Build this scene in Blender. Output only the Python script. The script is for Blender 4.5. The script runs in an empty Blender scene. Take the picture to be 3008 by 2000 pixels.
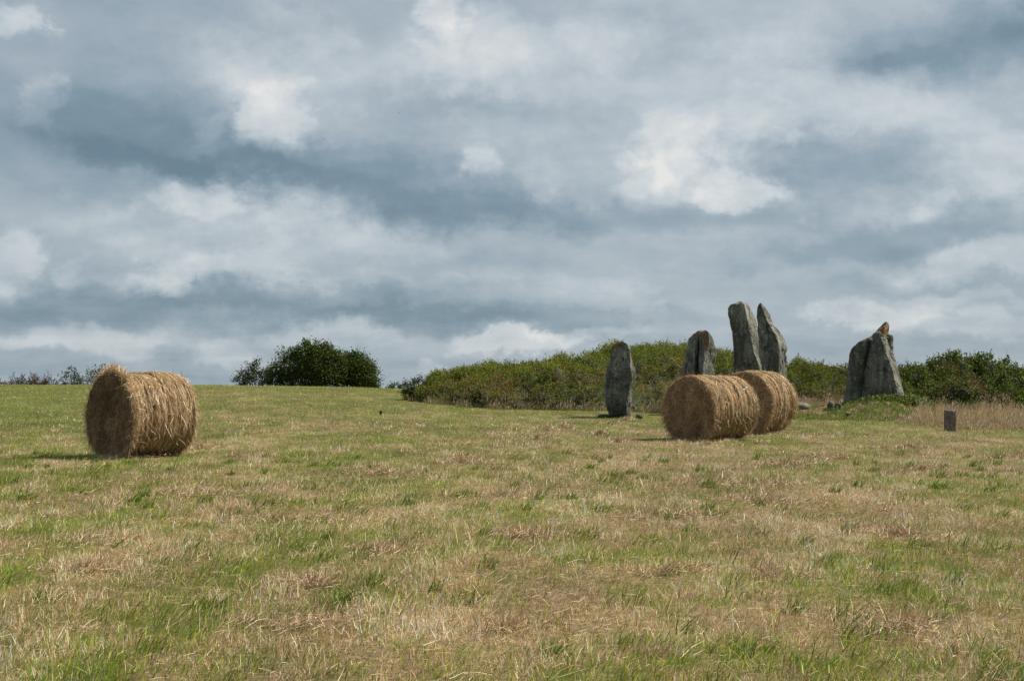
import bpy, math
import numpy as np
from mathutils import Vector

# ------------------------------------------------------------------ camera, sky, sun, exposure
scene = bpy.context.scene
COL = scene.collection
FPX = 4461.0            # focal length of the photograph in its own pixels (35 mm on a 23.6 mm sensor)
EYE = 1.30
HZ = 1145.0             # row of the true horizon in the photograph

cam_d = bpy.data.cameras.new("camera")
cam_d.sensor_width = 23.6
cam_d.lens = 35.0
cam_d.clip_start = 0.1
cam_d.clip_end = 9000
cam = bpy.data.objects.new("camera", cam_d)
COL.objects.link(cam)
cam.location = (0, 0, EYE)
cam.rotation_euler = (math.radians(90) + math.atan((HZ - 1000) / FPX), 0, 0)
scene.camera = cam

SUN_AZ, SUN_EL = math.radians(14), math.radians(51)      # azimuth from +X (right) towards +Y (away)
sdir = Vector((math.cos(SUN_EL) * math.cos(SUN_AZ), math.cos(SUN_EL) * math.sin(SUN_AZ), math.sin(SUN_EL)))
sun_d = bpy.data.lights.new("sun", 'SUN')
sun_d.energy = 5.0
sun_d.angle = math.radians(0.55)
sun_d.color = (1.0, 0.93, 0.82)
sun = bpy.data.objects.new("sun", sun_d)
COL.objects.link(sun)
sun.rotation_euler = sdir.to_track_quat('Z', 'Y').to_euler()

vs = scene.view_settings
vs.view_transform = 'Standard'
vs.look = 'None'
vs.exposure = 0.65
vs.gamma = 1.0
vs.use_curve_mapping = False

SKY_STRENGTH = 0.1
# cloud masses: azimuth, elevation (degrees), half width, half height (degrees), tilt (degrees), brightness, softness of the edge
CLOUDS = [
    (10.07, 9.55, 14.75, 7.37, 0, 0.12, 1.00),
    (-0.48, 12.07, 8.19, 3.60, 0, 0.06, 1.00),
    (-14.88, 9.38, 7.21, 2.29, -4, -0.20, 0.90),
    (-14.11, 9.26, 4.26, 1.31, 0, -0.10, 0.70),
    (-5.37, 7.82, 7.86, 1.56, -8, -0.24, 0.75),
    (-2.93, 6.80, 5.41, 0.66, -5, -0.12, 0.80),
    (-10.99, 8.27, 6.88, 0.56, -7, -0.12, 0.60),
    (-9.40, 5.68, 6.88, 2.29, -6, 0.12, 0.25),
    (-12.09, 7.05, 1.80, 0.79, 0, 0.18, 0.40),
    (-8.76, 6.41, 3.28, 1.15, 0, 0.10, 0.80),
    (-12.25, 4.12, 1.97, 0.74, 10, 0.14, 0.35),
    (-10.04, 4.47, 3.60, 0.98, 0, 0.08, 0.80),
    (-15.94, 6.24, 1.97, 0.82, 0, 0.06, 0.80),
    (-18.34, 4.62, 1.64, 1.23, 0, 0.20, 0.30),
    (-15.79, 4.18, 0.74, 0.62, 0, 0.10, 0.50),
    (-17.82, 13.22, 1.23, 0.66, 0, 0.22, 0.50),
    (-17.30, 10.18, 0.98, 0.98, 0, 0.15, 0.50),
    (-17.74, 11.21, 1.47, 0.98, 0, 0.08, 0.80),
    (-10.04, 12.50, 4.26, 1.80, 0, 0.12, 0.80),
    (-8.28, 13.33, 2.13, 1.31, 0, 0.08, 0.70),
    (-8.60, 10.06, 1.64, 1.56, -15, 0.20, 0.40),
    (-11.30, 9.67, 0.98, 0.82, 0, 0.10, 0.60),
    (-9.08, 11.30, 1.97, 0.98, 0, 0.10, 0.80),
    (-13.65, 13.10, 3.28, 0.98, 0, -0.06, 0.90),
    (-2.77, 13.61, 0.98, 1.15, 20, 0.16, 0.40),
    (-1.46, 12.69, 2.46, 1.64, 0, 0.12, 0.45),
    (0.34, 11.75, 3.77, 1.31, 0, 0.06, 0.80),
    (3.29, 12.98, 2.13, 1.31, 0, 0.10, 0.70),
    (-5.37, 11.55, 1.80, 1.31, 20, 0.08, 0.45),
    (-1.13, 8.34, 1.23, 0.74, 0, 0.20, 0.40),
    (-1.46, 10.49, 2.62, 0.41, 0, -0.10, 0.80),
    (-4.56, 9.98, 2.46, 1.47, 0, -0.05, 0.90),
    (1.00, 7.29, 0.82, 0.90, 0, 0.10, 0.50),
    (6.22, 9.01, 1.80, 1.31, 25, 0.20, 0.40),
    (4.59, 7.99, 1.15, 0.66, 20, 0.12, 0.40),
    (8.47, 7.28, 2.13, 0.75, -8, 0.22, 0.40),
    (6.86, 7.72, 2.62, 0.82, 0, 0.08, 0.80),
    (10.07, 12.35, 2.46, 1.64, 0, 0.08, 0.80),
    (12.43, 10.25, 4.59, 1.31, 0, 0.08, 0.80),
    (8.47, 10.22, 1.31, 1.31, 40, 0.08, 0.50),
    (10.23, 9.47, 0.74, 0.41, 0, 0.10, 0.50),
    (11.65, 8.33, 4.92, 1.39, 0, -0.24, 0.85),
    (9.75, 8.93, 1.47, 0.82, 0, -0.06, 0.80),
    (17.48, 12.35, 5.57, 1.56, 0, -0.28, 0.95),
    (14.45, 12.00, 2.29, 0.57, 0, -0.12, 0.70),
    (18.51, 12.80, 1.64, 0.98, 0, -0.10, 0.80),
    (17.33, 7.74, 2.13, 2.29, 0, 0.12, 0.60),
    (17.33, 6.66, 2.29, 0.82, 0, 0.08, 0.50),
    (17.03, 10.80, 3.28, 0.66, 0, 0.08, 0.80),
    (4.43, 6.31, 7.37, 0.74, 0, -0.17, 0.80),
    (13.99, 5.59, 6.23, 0.82, 7, -0.20, 0.60),
    (17.03, 4.65, 4.10, 0.82, 10, 0.12, 0.30),
    (-2.11, 4.70, 4.92, 0.49, 0, -0.06, 0.80),
    (1.98, 4.21, 4.92, 0.49, 0, 0.05, 0.60),
    (-7.80, 3.37, 6.88, 0.74, 0, -0.20, 0.70),
    (-14.88, 2.89, 6.23, 0.82, 0, -0.18, 0.70),
    (-3.75, 2.82, 4.92, 0.57, 0, -0.14, 0.60),
    (1.98, 2.82, 4.92, 0.49, 0, -0.12, 0.60),
    (-17.74, 3.39, 2.46, 0.82, 0, -0.08, 0.80),
    (-16.40, 1.77, 4.10, 0.49, 0, 0.12, 0.40),
    (-10.99, 1.49, 1.47, 0.46, 0, 0.14, 0.40),
    (-7.48, 1.99, 3.28, 0.49, 0, 0.10, 0.40),
    (0.18, 1.84, 2.79, 0.46, 0, 0.20, 0.35),
    (2.64, 2.09, 2.29, 0.33, 0, 0.12, 0.40),
    (-3.26, 1.14, 0.66, 0.36, 0, 0.12, 0.40),
    (-5.54, 2.49, 0.98, 0.25, 0, 0.08, 0.40),
    (4.76, 2.90, 0.74, 0.57, 30, 0.10, 0.50),
    (13.21, 2.54, 2.46, 0.52, 0, 0.20, 0.45),
    (16.73, 2.16, 3.60, 0.49, 0, 0.12, 0.60),
    (16.28, 3.10, 3.60, 0.41, 0, 0.08, 0.60),
    (15.52, 3.75, 5.24, 0.41, 0, -0.08, 0.70),
    (11.65, 1.49, 6.55, 0.41, 0, -0.06, 0.80),
    (-14.11, 0.60, 8.19, 0.41, 0, -0.06, 0.90),
    (6.86, 8.20, 3.77, 1.97, 0, 0.08, 1.00),
    (-8.76, 10.06, 2.79, 2.13, 0, 0.08, 1.00),
    (-1.13, 8.34, 2.46, 1.47, 0, 0.08, 1.00),
    (-2.44, 12.99, 2.79, 2.13, 0, 0.06, 1.00),
]


def build_world():
    w = bpy.data.worlds.new("World")
    scene.world = w
    w.use_nodes = True
    nt = w.node_tree
    N, L = nt.nodes, nt.links
    N.clear()

    def math_(op, a, b=None, c=None):
        n = N.new('ShaderNodeMath')
        n.operation = op
        for i, v in enumerate((a, b, c)):
            if v is None:
                continue
            if isinstance(v, (int, float)):
                n.inputs[i].default_value = v
            else:
                L.new(v, n.inputs[i])
        return n.outputs[0]

    def vmath(op, a, b):
        n = N.new('ShaderNodeVectorMath')
        n.operation = op
        for i, v in enumerate((a, b)):
            if isinstance(v, tuple):
                n.inputs[i].default_value = v
            elif isinstance(v, (int, float)):
                n.inputs['Scale'].default_value = v
            else:
                L.new(v, n.inputs[i])
        return n.outputs[0]

    def noise(vec, scale, detail, rough):
        n = N.new('ShaderNodeTexNoise')
        n.inputs['Scale'].default_value = scale
        n.inputs['Detail'].default_value = detail
        n.inputs['Roughness'].default_value = rough
        L.new(vec, n.inputs['Vector'])
        return n

    tc = N.new('ShaderNodeTexCoord')
    sep = N.new('ShaderNodeSeparateXYZ')
    L.new(tc.outputs['Generated'], sep.inputs[0])
    az = math_('MULTIPLY', math_('ARCTAN2', sep.outputs[0], sep.outputs[1]), 57.29578)
    el = math_('MULTIPLY', math_('ARCSINE', sep.outputs[2]), 57.29578)
    comb = N.new('ShaderNodeCombineXYZ')
    L.new(az, comb.inputs[0])
    L.new(el, comb.inputs[1])
    flat = vmath('MULTIPLY', tc.outputs['Generated'], (1.0, 1.0, 1.35))
    nw = noise(flat, 17.0, 8.0, 0.62)
    warp = vmath('SCALE', vmath('SUBTRACT', nw.outputs['Color'], (0.5, 0.5, 0.5)), 3.4)
    warp = vmath('MULTIPLY', warp, (1.35, 0.85, 0.0))
    nf = noise(flat, 34.0, 6.0, 0.62)
    warp2 = vmath('SCALE', vmath('SUBTRACT', nf.outputs['Color'], (0.5, 0.5, 0.5)), 1.0)
    warp2 = vmath('MULTIPLY', warp2, (1.2, 1.0, 0.0))
    p = vmath('ADD', vmath('ADD', comb.outputs[0], warp), warp2)

    # broad cumulus field, lit from the upper right: relief shading of the same field shifted towards the sun
    # a flat cloud deck: its features shrink and flatten towards the horizon
    den = math_('ADD', math_('ABSOLUTE', sep.outputs[2]), 0.18)
    deck = N.new('ShaderNodeCombineXYZ')
    L.new(math_('DIVIDE', sep.outputs[0], den), deck.inputs[0])
    L.new(math_('DIVIDE', sep.outputs[1], den), deck.inputs[1])
    lay = deck.outputs[0]
    big = noise(lay, 1.9, 9.0, 0.56)
    big2 = noise(vmath('ADD', lay, (0.06, -0.13, 0.0)), 1.9, 9.0, 0.56)
    relief = math_('SUBTRACT', big.outputs['Fac'], big2.outputs['Fac'])
    fine = noise(flat, 26.0, 8.0, 0.62)
    fine2 = noise(vmath('ADD', flat, (0.004, 0.001, 0.008)), 26.0, 8.0, 0.62)
    relief2 = math_('SUBTRACT', fine.outputs['Fac'], fine2.outputs['Fac'])
    acc = math_('MULTIPLY_ADD', math_('SUBTRACT', big.outputs['Fac'], 0.5), 0.26, 0.51)
    acc = math_('MULTIPLY_ADD', relief, 0.36, acc)
    acc = math_('MULTIPLY_ADD', relief2, 0.17, acc)
    lit = None
    for (caz, cel, rx, ry, tilt, amp, soft) in CLOUDS:
        soft = min(1.0, soft * .8 + .18)
        m = N.new('ShaderNodeMapping')
        m.vector_type = 'TEXTURE'
        m.inputs['Location'].default_value = (caz, cel, 0)
        m.inputs['Rotation'].default_value = (0, 0, math.radians(tilt))
        m.inputs['Scale'].default_value = (rx * (1 + .45 * soft), ry * (1 + .45 * soft), 1)
        L.new(p, m.inputs['Vector'])
        g = N.new('ShaderNodeTexGradient')
        g.gradient_type = 'SPHERICAL'
        L.new(m.outputs[0], g.inputs[0])
        s = N.new('ShaderNodeMapRange')
        s.interpolation_type = 'SMOOTHSTEP'
        s.inputs['From Min'].default_value = 0.0
        s.inputs['From Max'].default_value = 1 - (1 - .95 * soft) / (1 + .45 * soft)
        L.new(g.outputs['Fac'], s.inputs['Value'])
        if amp > 0:
            lit = math_('MULTIPLY', s.outputs[0], amp * 1.3) if lit is None else math_('MULTIPLY_ADD', s.outputs[0], amp * 1.3, lit)
        else:
            acc = math_('MULTIPLY_ADD', s.outputs[0], amp * 1.25, acc)
    # the lit cumulus is broken up by its own billows
    puff = noise(flat, 12.0, 8.0, 0.58)
    puff2 = noise(vmath('ADD', flat, (0.006, 0.001, 0.012)), 12.0, 8.0, 0.58)
    br = math_('MULTIPLY_ADD', math_('SUBTRACT', puff.outputs['Fac'], 0.5), 1.5, 0.92)
    br = math_('MULTIPLY_ADD', math_('SUBTRACT', puff.outputs['Fac'], puff2.outputs['Fac']), 2.2, br)
    acc = math_('MULTIPLY_ADD', lit, math_('MAXIMUM', br, 0.1), acc)

    def srgb(r, g, b):
        f = lambda c: ((c / 255 + 0.055) / 1.055) ** 2.4 if c > 10 else c / 255 / 12.92
        return (f(r), f(g), f(b), 1)

    ramp = N.new('ShaderNodeValToRGB')
    acc = math_('MULTIPLY', acc, 0.86)
    L.new(acc, ramp.inputs[0])
    e = ramp.color_ramp.elements
    e[0].position, e[0].color = 0.0, srgb(104, 127, 142)
    e[1].position, e[1].color = 1.0, srgb(230, 230, 227)
    for pos, c in ((0.17, (124, 145, 159)), (0.345, (146, 163, 175)), (0.50, (169, 181, 190)), (0.67, (195, 203, 208)), (0.84, (213, 217, 218))):
        k = e.new(pos)
        k.color = srgb(*c)
    boost = vmath('SCALE', ramp.outputs[0], 1.0 / SKY_STRENGTH / 2 ** vs.exposure)

    sky = N.new('ShaderNodeTexSky')
    sky.sky_type = 'NISHITA'
    sky.sun_disc = False
    sky.sun_elevation = SUN_EL
    sky.sun_rotation = math.radians(90) - SUN_AZ
    mix = N.new('ShaderNodeMix')
    mix.data_type = 'RGBA'
    mix.inputs['Factor'].default_value = 0.95        # cloud cover
    L.new(sky.outputs[0], mix.inputs['A'])
    L.new(boost, mix.inputs['B'])
    bg = N.new('ShaderNodeBackground')
    bg.inputs['Strength'].default_value = SKY_STRENGTH
    L.new(mix.outputs['Result'], bg.inputs['Color'])
    out = N.new('ShaderNodeOutputWorld')
    L.new(bg.outputs[0], out.inputs[0])


build_world()

# ------------------------------------------------------------------ helpers
rng = np.random.default_rng(7)
_perm = np.random.default_rng(11).permutation(256).astype(np.int64)
_perm = np.concatenate([_perm, _perm, _perm])
_g3 = np.random.default_rng(5).normal(size=(256, 3))
_g3 /= np.linalg.norm(_g3, axis=1)[:, None]


def perlin(p):
    """gradient noise of points p (N,3), about -0.6 .. 0.6"""
    p = np.asarray(p, float)
    i = np.floor(p).astype(np.int64)
    f = p - i
    u = f * f * f * (f * (f * 6 - 15) + 10)
    i &= 255
    r = 0
    for dx in (0, 1):
        wx = u[:, 0] if dx else 1 - u[:, 0]
        for dy in (0, 1):
            wy = u[:, 1] if dy else 1 - u[:, 1]
            for dz in (0, 1):
                wz = u[:, 2] if dz else 1 - u[:, 2]
                h = _perm[_perm[_perm[(i[:, 0] + dx) & 255] + ((i[:, 1] + dy) & 255)] + ((i[:, 2] + dz) & 255)]
                r = r + wx * wy * wz * np.sum(_g3[h] * (f - np.array([dx, dy, dz])), axis=1)
    return r


def fbm(p, octaves=4, gain=0.5):
    a, r, q = 1.0, 0.0, np.array(p, float)
    for _ in range(octaves):
        r = r + a * perlin(q)
        q = q * 2.03 + 17.3
        a *= gain
    return r


def fbm2(x, y, s, octaves=4, seed=0.0, gain=0.5):
    return fbm(np.stack([x * s, y * s, np.full_like(x, seed + 0.37)], 1), octaves, gain)


def smooth(a, b, x):
    t = np.clip((x - a) / (b - a), 0, 1)
    return t * t * (3 - 2 * t)


_AU = np.array([-0.45, -0.20, -0.10, -0.067, -0.018, 0.07, 0.20, 0.28, 0.36])
_AV = np.array([1.60, 1.60, 1.44, 1.30, 1.05, 1.0, 0.72, 0.50, 0.40])


def ground_z(x, y):
    """height of the field: flat near the camera, rising to a low crest some 95 m away, highest on the left"""
    x = np.asarray(x, float)
    y = np.asarray(y, float)
    u = x / np.maximum(y, 20.0)
    A = np.interp(u, _AU, _AV)
    d = np.hypot(x, y)
    z = A * smooth(22, 96, y) - smooth(97, 260, d) * 7.0 - smooth(-10, -80, y) * 2.0
    n = fbm2(np.ravel(x), np.ravel(y), 0.22, 3, 3.0).reshape(x.shape)
    return z + 0.05 * n * smooth(3, 9, d)


def gz(x, y):
    return float(ground_z(np.array([x]), np.array([y]))[0])


def new_obj(name, verts, faces, mat=None, parent=None, colors=None, smooth_shade=False, mats=None):
    """one mesh object; faces is a list of int arrays (M,k), colors an (N,4) point attribute"""
    me = bpy.data.meshes.new(name)
    verts = np.asarray(verts, np.float32)
    me.vertices.add(len(verts))
    me.vertices.foreach_set("co", verts.ravel())
    faces = [np.asarray(f, np.int32) for f in faces if len(f)]
    tot = sum(f.size for f in faces)
    me.loops.add(tot)
    me.loops.foreach_set("vertex_index", np.concatenate([f.ravel() for f in faces]))
    starts, o = [], 0
    for f in faces:
        k = f.shape[1]
        starts.append(o + np.arange(len(f)) * k)
        o += f.size
    starts = np.concatenate(starts).astype(np.int32)
    me.polygons.add(len(starts))
    me.polygons.foreach_set("loop_start", starts)
    if smooth_shade:
        me.polygons.foreach_set("use_smooth", np.ones(len(starts), bool))
    me.update(calc_edges=True)
    if colors is not None:
        a = me.color_attributes.new("tint", 'FLOAT_COLOR', 'POINT')
        c = np.ones((len(verts), 4), np.float32)
        c[:, :colors.shape[1]] = colors
        a.data.foreach_set("color", c.ravel())
    if mat is not None:
        me.materials.append(mat)
    ob = bpy.data.objects.new(name, me)
    COL.objects.link(ob)
    if parent is not None:
        ob.parent = parent
    return ob


def thing(name, label, cat, loc=(0, 0, 0), rz=0.0, group=None):
    e = bpy.data.objects.new(name, None)
    e.empty_display_size = 0.3
    COL.objects.link(e)
    e.location = loc
    e.rotation_euler = (0, 0, rz)
    return tag(e, label, cat, group)


def tag(o, label, cat=None, group=None, kind=None):
    if label:
        o['label'] = label
    if cat:
        o['category'] = cat
    if group:
        o['group'] = group
    if kind:
        o['kind'] = kind
    return o


def ribbons(base, heading, length, width, lean, curl, color, tipc=None, seg=2, twist=None, vert=None):
    """blades/straws: ribbons that start at base and rise at angle `lean` from the vertical (pi/2 = lying) towards heading,
    bending by curl; returns verts, faces, colours"""
    n = len(base)
    hx, hy = np.cos(heading), np.sin(heading)
    if twist is None:
        twist = rng.uniform(0, np.pi, n)
    pts = [base]
    cur = base.copy()
    for k in range(seg):
        a = lean + curl * (k + 0.3) / seg
        step = np.stack([np.sin(a) * hx, np.sin(a) * hy, np.cos(a)], 1) * (length / seg)[:, None]
        cur = cur + step
        pts.append(cur)
    # width direction: perpendicular to the ribbon, turned about it by twist
    a = lean + curl * 0.5
    t = np.stack([np.sin(a) * hx, np.sin(a) * hy, np.cos(a)], 1)
    s = np.stack([-hy, hx, np.zeros(n)], 1)
    b = np.cross(t, s)
    wdir = s * np.cos(twist)[:, None] + b * np.sin(twist)[:, None]
    verts, cols = [], []
    tipc = color if tipc is None else tipc
    for k in range(seg):
        wk = width * (1.0 - 0.45 * k / seg) * 0.5
        verts += [pts[k] - wdir * wk[:, None], pts[k] + wdir * wk[:, None]]
        c = color + (tipc - color) * (k / seg)
        cols += [c, c]
    verts.append(pts[seg])
    cols.append(tipc)
    nv = 2 * seg + 1
    V = np.stack(verts, 1).reshape(-1, 3)
    C = np.stack(cols, 1).reshape(-1, 3)
    o = (np.arange(n) * nv)[:, None]
    F = []
    for k in range(seg - 1):
        F.append(o + np.array([[2 * k, 2 * k + 1, 2 * k + 3, 2 * k + 2]]))
    T = o + np.array([[2 * seg - 2, 2 * seg - 1, 2 * seg]])
    return V, ([np.concatenate(F)] if F else []) + [T], C


class Soup:
    """collects vertex/face/colour arrays for one mesh"""

    def __init__(self):
        self.v, self.f, self.c, self.n = [], [], [], 0

    def add(self, V, F, C):
        self.v.append(V)
        self.c.append(C)
        self.f += [f + self.n for f in F]
        self.n += len(V)

    def build(self, name, mat, parent=None, smooth_shade=False, offset=None):
        V = np.concatenate(self.v)
        if offset is not None:
            V = V - np.array(offset)
        quads = [f for f in self.f if f.shape[1] == 4]
        tris = [f for f in self.f if f.shape[1] == 3]
        F = ([np.concatenate(quads)] if quads else []) + ([np.concatenate(tris)] if tris else [])
        return new_obj(name, V, F, mat, parent, np.concatenate(self.c), smooth_shade)


ALBEDO = 0.86        # dry straw and leaf reflectances below are scaled by this


def pick(colors, n, weights=None, jitter=0.12):
    colors = np.array(colors, float)
    i = rng.choice(len(colors), n, p=weights)
    c = colors[i] * rng.uniform(1 - jitter * 1.6, 1 + jitter * 1.6, (n, 1))
    return np.clip(ALBEDO * c * rng.uniform(1 - jitter * .5, 1 + jitter * .5, (n, 3)), 0.004, 0.9)


# ------------------------------------------------------------------ materials
def material(name):
    m = bpy.data.materials.new(name)
    m.use_nodes = True
    nt = m.node_tree
    nt.nodes.clear()
    out = nt.nodes.new('ShaderNodeOutputMaterial')
    return m, nt.nodes, nt.links, out


def blade_material(name, trans=0.35, rough=0.55, spec=0.25, trans_tint=(1.0, 1.0, 1.0)):
    m, N, L, out = material(name)
    at = N.new('ShaderNodeAttribute')
    at.attribute_name = "tint"
    p = N.new('ShaderNodeBsdfPrincipled')
    p.inputs['Roughness'].default_value = rough
    p.inputs['Specular IOR Level'].default_value = spec
    L.new(at.outputs['Color'], p.inputs['Base Color'])
    t = N.new('ShaderNodeBsdfTranslucent')
    mu = N.new('ShaderNodeMix')
    mu.data_type = 'RGBA'
    mu.blend_type = 'MULTIPLY'
    mu.inputs['Factor'].default_value = 1.0
    mu.inputs['B'].default_value = (*trans_tint, 1)
    L.new(at.outputs['Color'], mu.inputs['A'])
    L.new(mu.outputs['Result'], t.inputs['Color'])
    mx = N.new('ShaderNodeMixShader')
    mx.inputs[0].default_value = trans
    L.new(p.outputs[0], mx.inputs[1])
    L.new(t.outputs[0], mx.inputs[2])
    L.new(mx.outputs[0], out.inputs[0])
    return m


def noise_node(N, L, vec, scale, detail=4, rough=0.55):
    n = N.new('ShaderNodeTexNoise')
    n.inputs['Scale'].default_value = scale
    n.inputs['Detail'].default_value = detail
    n.inputs['Roughness'].default_value = rough
    L.new(vec, n.inputs['Vector'])
    return n


def ramp_node(N, L, fac, stops):
    r = N.new('ShaderNodeValToRGB')
    e = r.color_ramp.elements
    e[0].position, e[0].color = stops[0][0], (*stops[0][1], 1)
    e[1].position, e[1].color = stops[-1][0], (*stops[-1][1], 1)
    for pos, c in stops[1:-1]:
        k = e.new(pos)
        k.color = (*c, 1)
    L.new(fac, r.inputs[0])
    return r


def mix_col(N, L, fac, a, b, blend='MIX'):
    m = N.new('ShaderNodeMix')
    m.data_type = 'RGBA'
    m.blend_type = blend
    for key, v in (('Factor', fac), ('A', a), ('B', b)):
        if isinstance(v, (int, float)):
            m.inputs[key].default_value = v
        elif isinstance(v, tuple):
            m.inputs[key].default_value = (*v, 1)
        else:
            L.new(v, m.inputs[key])
    return m.outputs['Result']


def stone_material():
    m, N, L, out = material("lichened granite")
    tc = N.new('ShaderNodeNewGeometry')
    v = tc.outputs['Position']
    p = N.new('ShaderNodeBsdfPrincipled')
    p.inputs['Roughness'].default_value = 0.92
    p.inputs['Specular IOR Level'].default_value = 0.2
    base = ramp_node(N, L, noise_node(N, L, v, 2.2, 8, 0.62).outputs['Fac'],
                     [(0.32, (0.045, 0.047, 0.040)), (0.47, (0.135, 0.138, 0.115)), (0.60, (0.24, 0.235, 0.195)), (0.78, (0.36, 0.35, 0.30))])
    # pale crustose lichen, blotchy
    pale = ramp_node(N, L, noise_node(N, L, v, 5.5, 6, 0.7).outputs['Fac'], [(0.56, (0, 0, 0)), (0.66, (1, 1, 1))])
    c = mix_col(N, L, pale.outputs[0], base.outputs[0], (0.36, 0.37, 0.33))
    pc = N.new('ShaderNodeMix')
    fine = ramp_node(N, L, noise_node(N, L, v, 28, 5, 0.7).outputs['Fac'], [(0.35, (0.55, 0.55, 0.55)), (0.65, (1.25, 1.25, 1.25))])
    c = mix_col(N, L, 0.8, c, fine.outputs[0], 'MULTIPLY')
    dark = ramp_node(N, L, noise_node(N, L, v, 1.1, 6, 0.6).outputs['Fac'], [(0.47, (0, 0, 0)), (0.60, (1, 1, 1))])
    c = mix_col(N, L, dark.outputs[0], c, mix_col(N, L, 1.0, c, (0.42, 0.44, 0.42), 'MULTIPLY'))
    # rain streaks and grain running down the faces
    mp = N.new('ShaderNodeMapping')
    mp.inputs['Scale'].default_value = (4.0, 4.0, 0.55)
    L.new(v, mp.inputs[0])
    st = ramp_node(N, L, noise_node(N, L, mp.outputs[0], 1.6, 6, 0.65).outputs['Fac'], [(0.36, (0.45, 0.46, 0.44)), (0.52, (1.0, 1.0, 1.0)), (0.68, (1.3, 1.28, 1.2))])
    c = mix_col(N, L, 0.85, c, st.outputs[0], 'MULTIPLY')
    # orange lichen where the mesh attribute allows it
    at = N.new('ShaderNodeAttribute')
    at.attribute_name = "tint"
    sp = N.new('ShaderNodeSeparateColor')
    L.new(at.outputs['Color'], sp.inputs[0])
    on = noise_node(N, L, v, 6.0, 6, 0.65)
    ad = N.new('ShaderNodeMath')
    ad.operation = 'ADD'
    L.new(sp.outputs[0], ad.inputs[0])
    L.new(on.outputs['Fac'], ad.inputs[1])
    om = ramp_node(N, L, ad.outputs[0], [(0.92, (0, 0, 0)), (1.0, (1, 1, 1))])
    oc = ramp_node(N, L, noise_node(N, L, v, 17, 4).outputs['Fac'], [(0.35, (0.13, 0.055, 0.02)), (0.65, (0.26, 0.11, 0.03))])
    c = mix_col(N, L, om.outputs[0], c, oc.outputs[0])
    L.new(c, p.inputs['Base Color'])
    b = N.new('ShaderNodeBump')
    b.inputs['Strength'].default_value = 0.75
    b.inputs['Distance'].default_value = 0.04
    hn = noise_node(N, L, v, 11, 8, 0.68)
    L.new(hn.outputs['Fac'], b.inputs['Height'])
    L.new(b.outputs[0], p.inputs['Normal'])
    L.new(p.outputs[0], out.inputs[0])
    return m


def simple_noise_material(name, stops, scale, rough=0.9, bump=0.5, dist=0.02, detail=6):
    m, N, L, out = material(name)
    tc = N.new('ShaderNodeTexCoord')
    v = tc.outputs['Object']
    p = N.new('ShaderNodeBsdfPrincipled')
    p.inputs['Roughness'].default_value = rough
    p.inputs['Specular IOR Level'].default_value = 0.2
    n = noise_node(N, L, v, scale, detail, 0.65)
    L.new(ramp_node(N, L, n.outputs['Fac'], stops).outputs[0], p.inputs['Base Color'])
    if bump:
        b = N.new('ShaderNodeBump')
        b.inputs['Strength'].default_value = bump
        b.inputs['Distance'].default_value = dist
        L.new(noise_node(N, L, v, scale * 4, 5, 0.65).outputs['Fac'], b.inputs['Height'])
        L.new(b.outputs[0], p.inputs['Normal'])
    L.new(p.outputs[0], out.inputs[0])
    return m


def ground_material():
    m, N, L, out = material("mown meadow thatch")
    at = N.new('ShaderNodeAttribute')
    at.attribute_name = "tint"
    tc = N.new('ShaderNodeTexCoord')
    n = noise_node(N, L, tc.outputs['Object'], 9.0, 6, 0.7)
    f = ramp_node(N, L, n.outputs['Fac'], [(0.3, (0.5, 0.48, 0.45)), (0.7, (1.35, 1.35, 1.3))])
    p = N.new('ShaderNodeBsdfPrincipled')
    p.inputs['Roughness'].default_value = 0.95
    p.inputs['Specular IOR Level'].default_value = 0.1
    L.new(mix_col(N, L, 1.0, at.outputs['Color'], f.outputs[0], 'MULTIPLY'), p.inputs['Base Color'])
    b = N.new('ShaderNodeBump')
    b.inputs['Strength'].default_value = 0.8
    b.inputs['Distance'].default_value = 0.05
    L.new(n.outputs['Fac'], b.inputs['Height'])
    L.new(b.outputs[0], p.inputs['Normal'])
    L.new(p.outputs[0], out.inputs[0])
    return m


def bale_material():
    m, N, L, out = material("packed hay")
    at = N.new('ShaderNodeAttribute')
    at.attribute_name = "tint"
    tc = N.new('ShaderNodeTexCoord')
    mp = N.new('ShaderNodeMapping')
    mp.inputs['Scale'].default_value = (3.0, 1.0, 1.0)
    L.new(tc.outputs['Object'], mp.inputs[0])
    n = noise_node(N, L, mp.outputs[0], 26, 6, 0.7)
    f = ramp_node(N, L, n.outputs['Fac'], [(0.3, (0.45, 0.42, 0.4)), (0.7, (1.3, 1.3, 1.3))])
    p = N.new('ShaderNodeBsdfPrincipled')
    p.inputs['Roughness'].default_value = 0.9
    p.inputs['Specular IOR Level'].default_value = 0.15
    L.new(mix_col(N, L, 1.0, at.outputs['Color'], f.outputs[0], 'MULTIPLY'), p.inputs['Base Color'])
    b = N.new('ShaderNodeBump')
    b.inputs['Strength'].default_value = 0.9
    b.inputs['Distance'].default_value = 0.02
    L.new(n.outputs['Fac'], b.inputs['Height'])
    L.new(b.outputs[0], p.inputs['Normal'])
    L.new(p.outputs[0], out.inputs[0])
    return m


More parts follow.
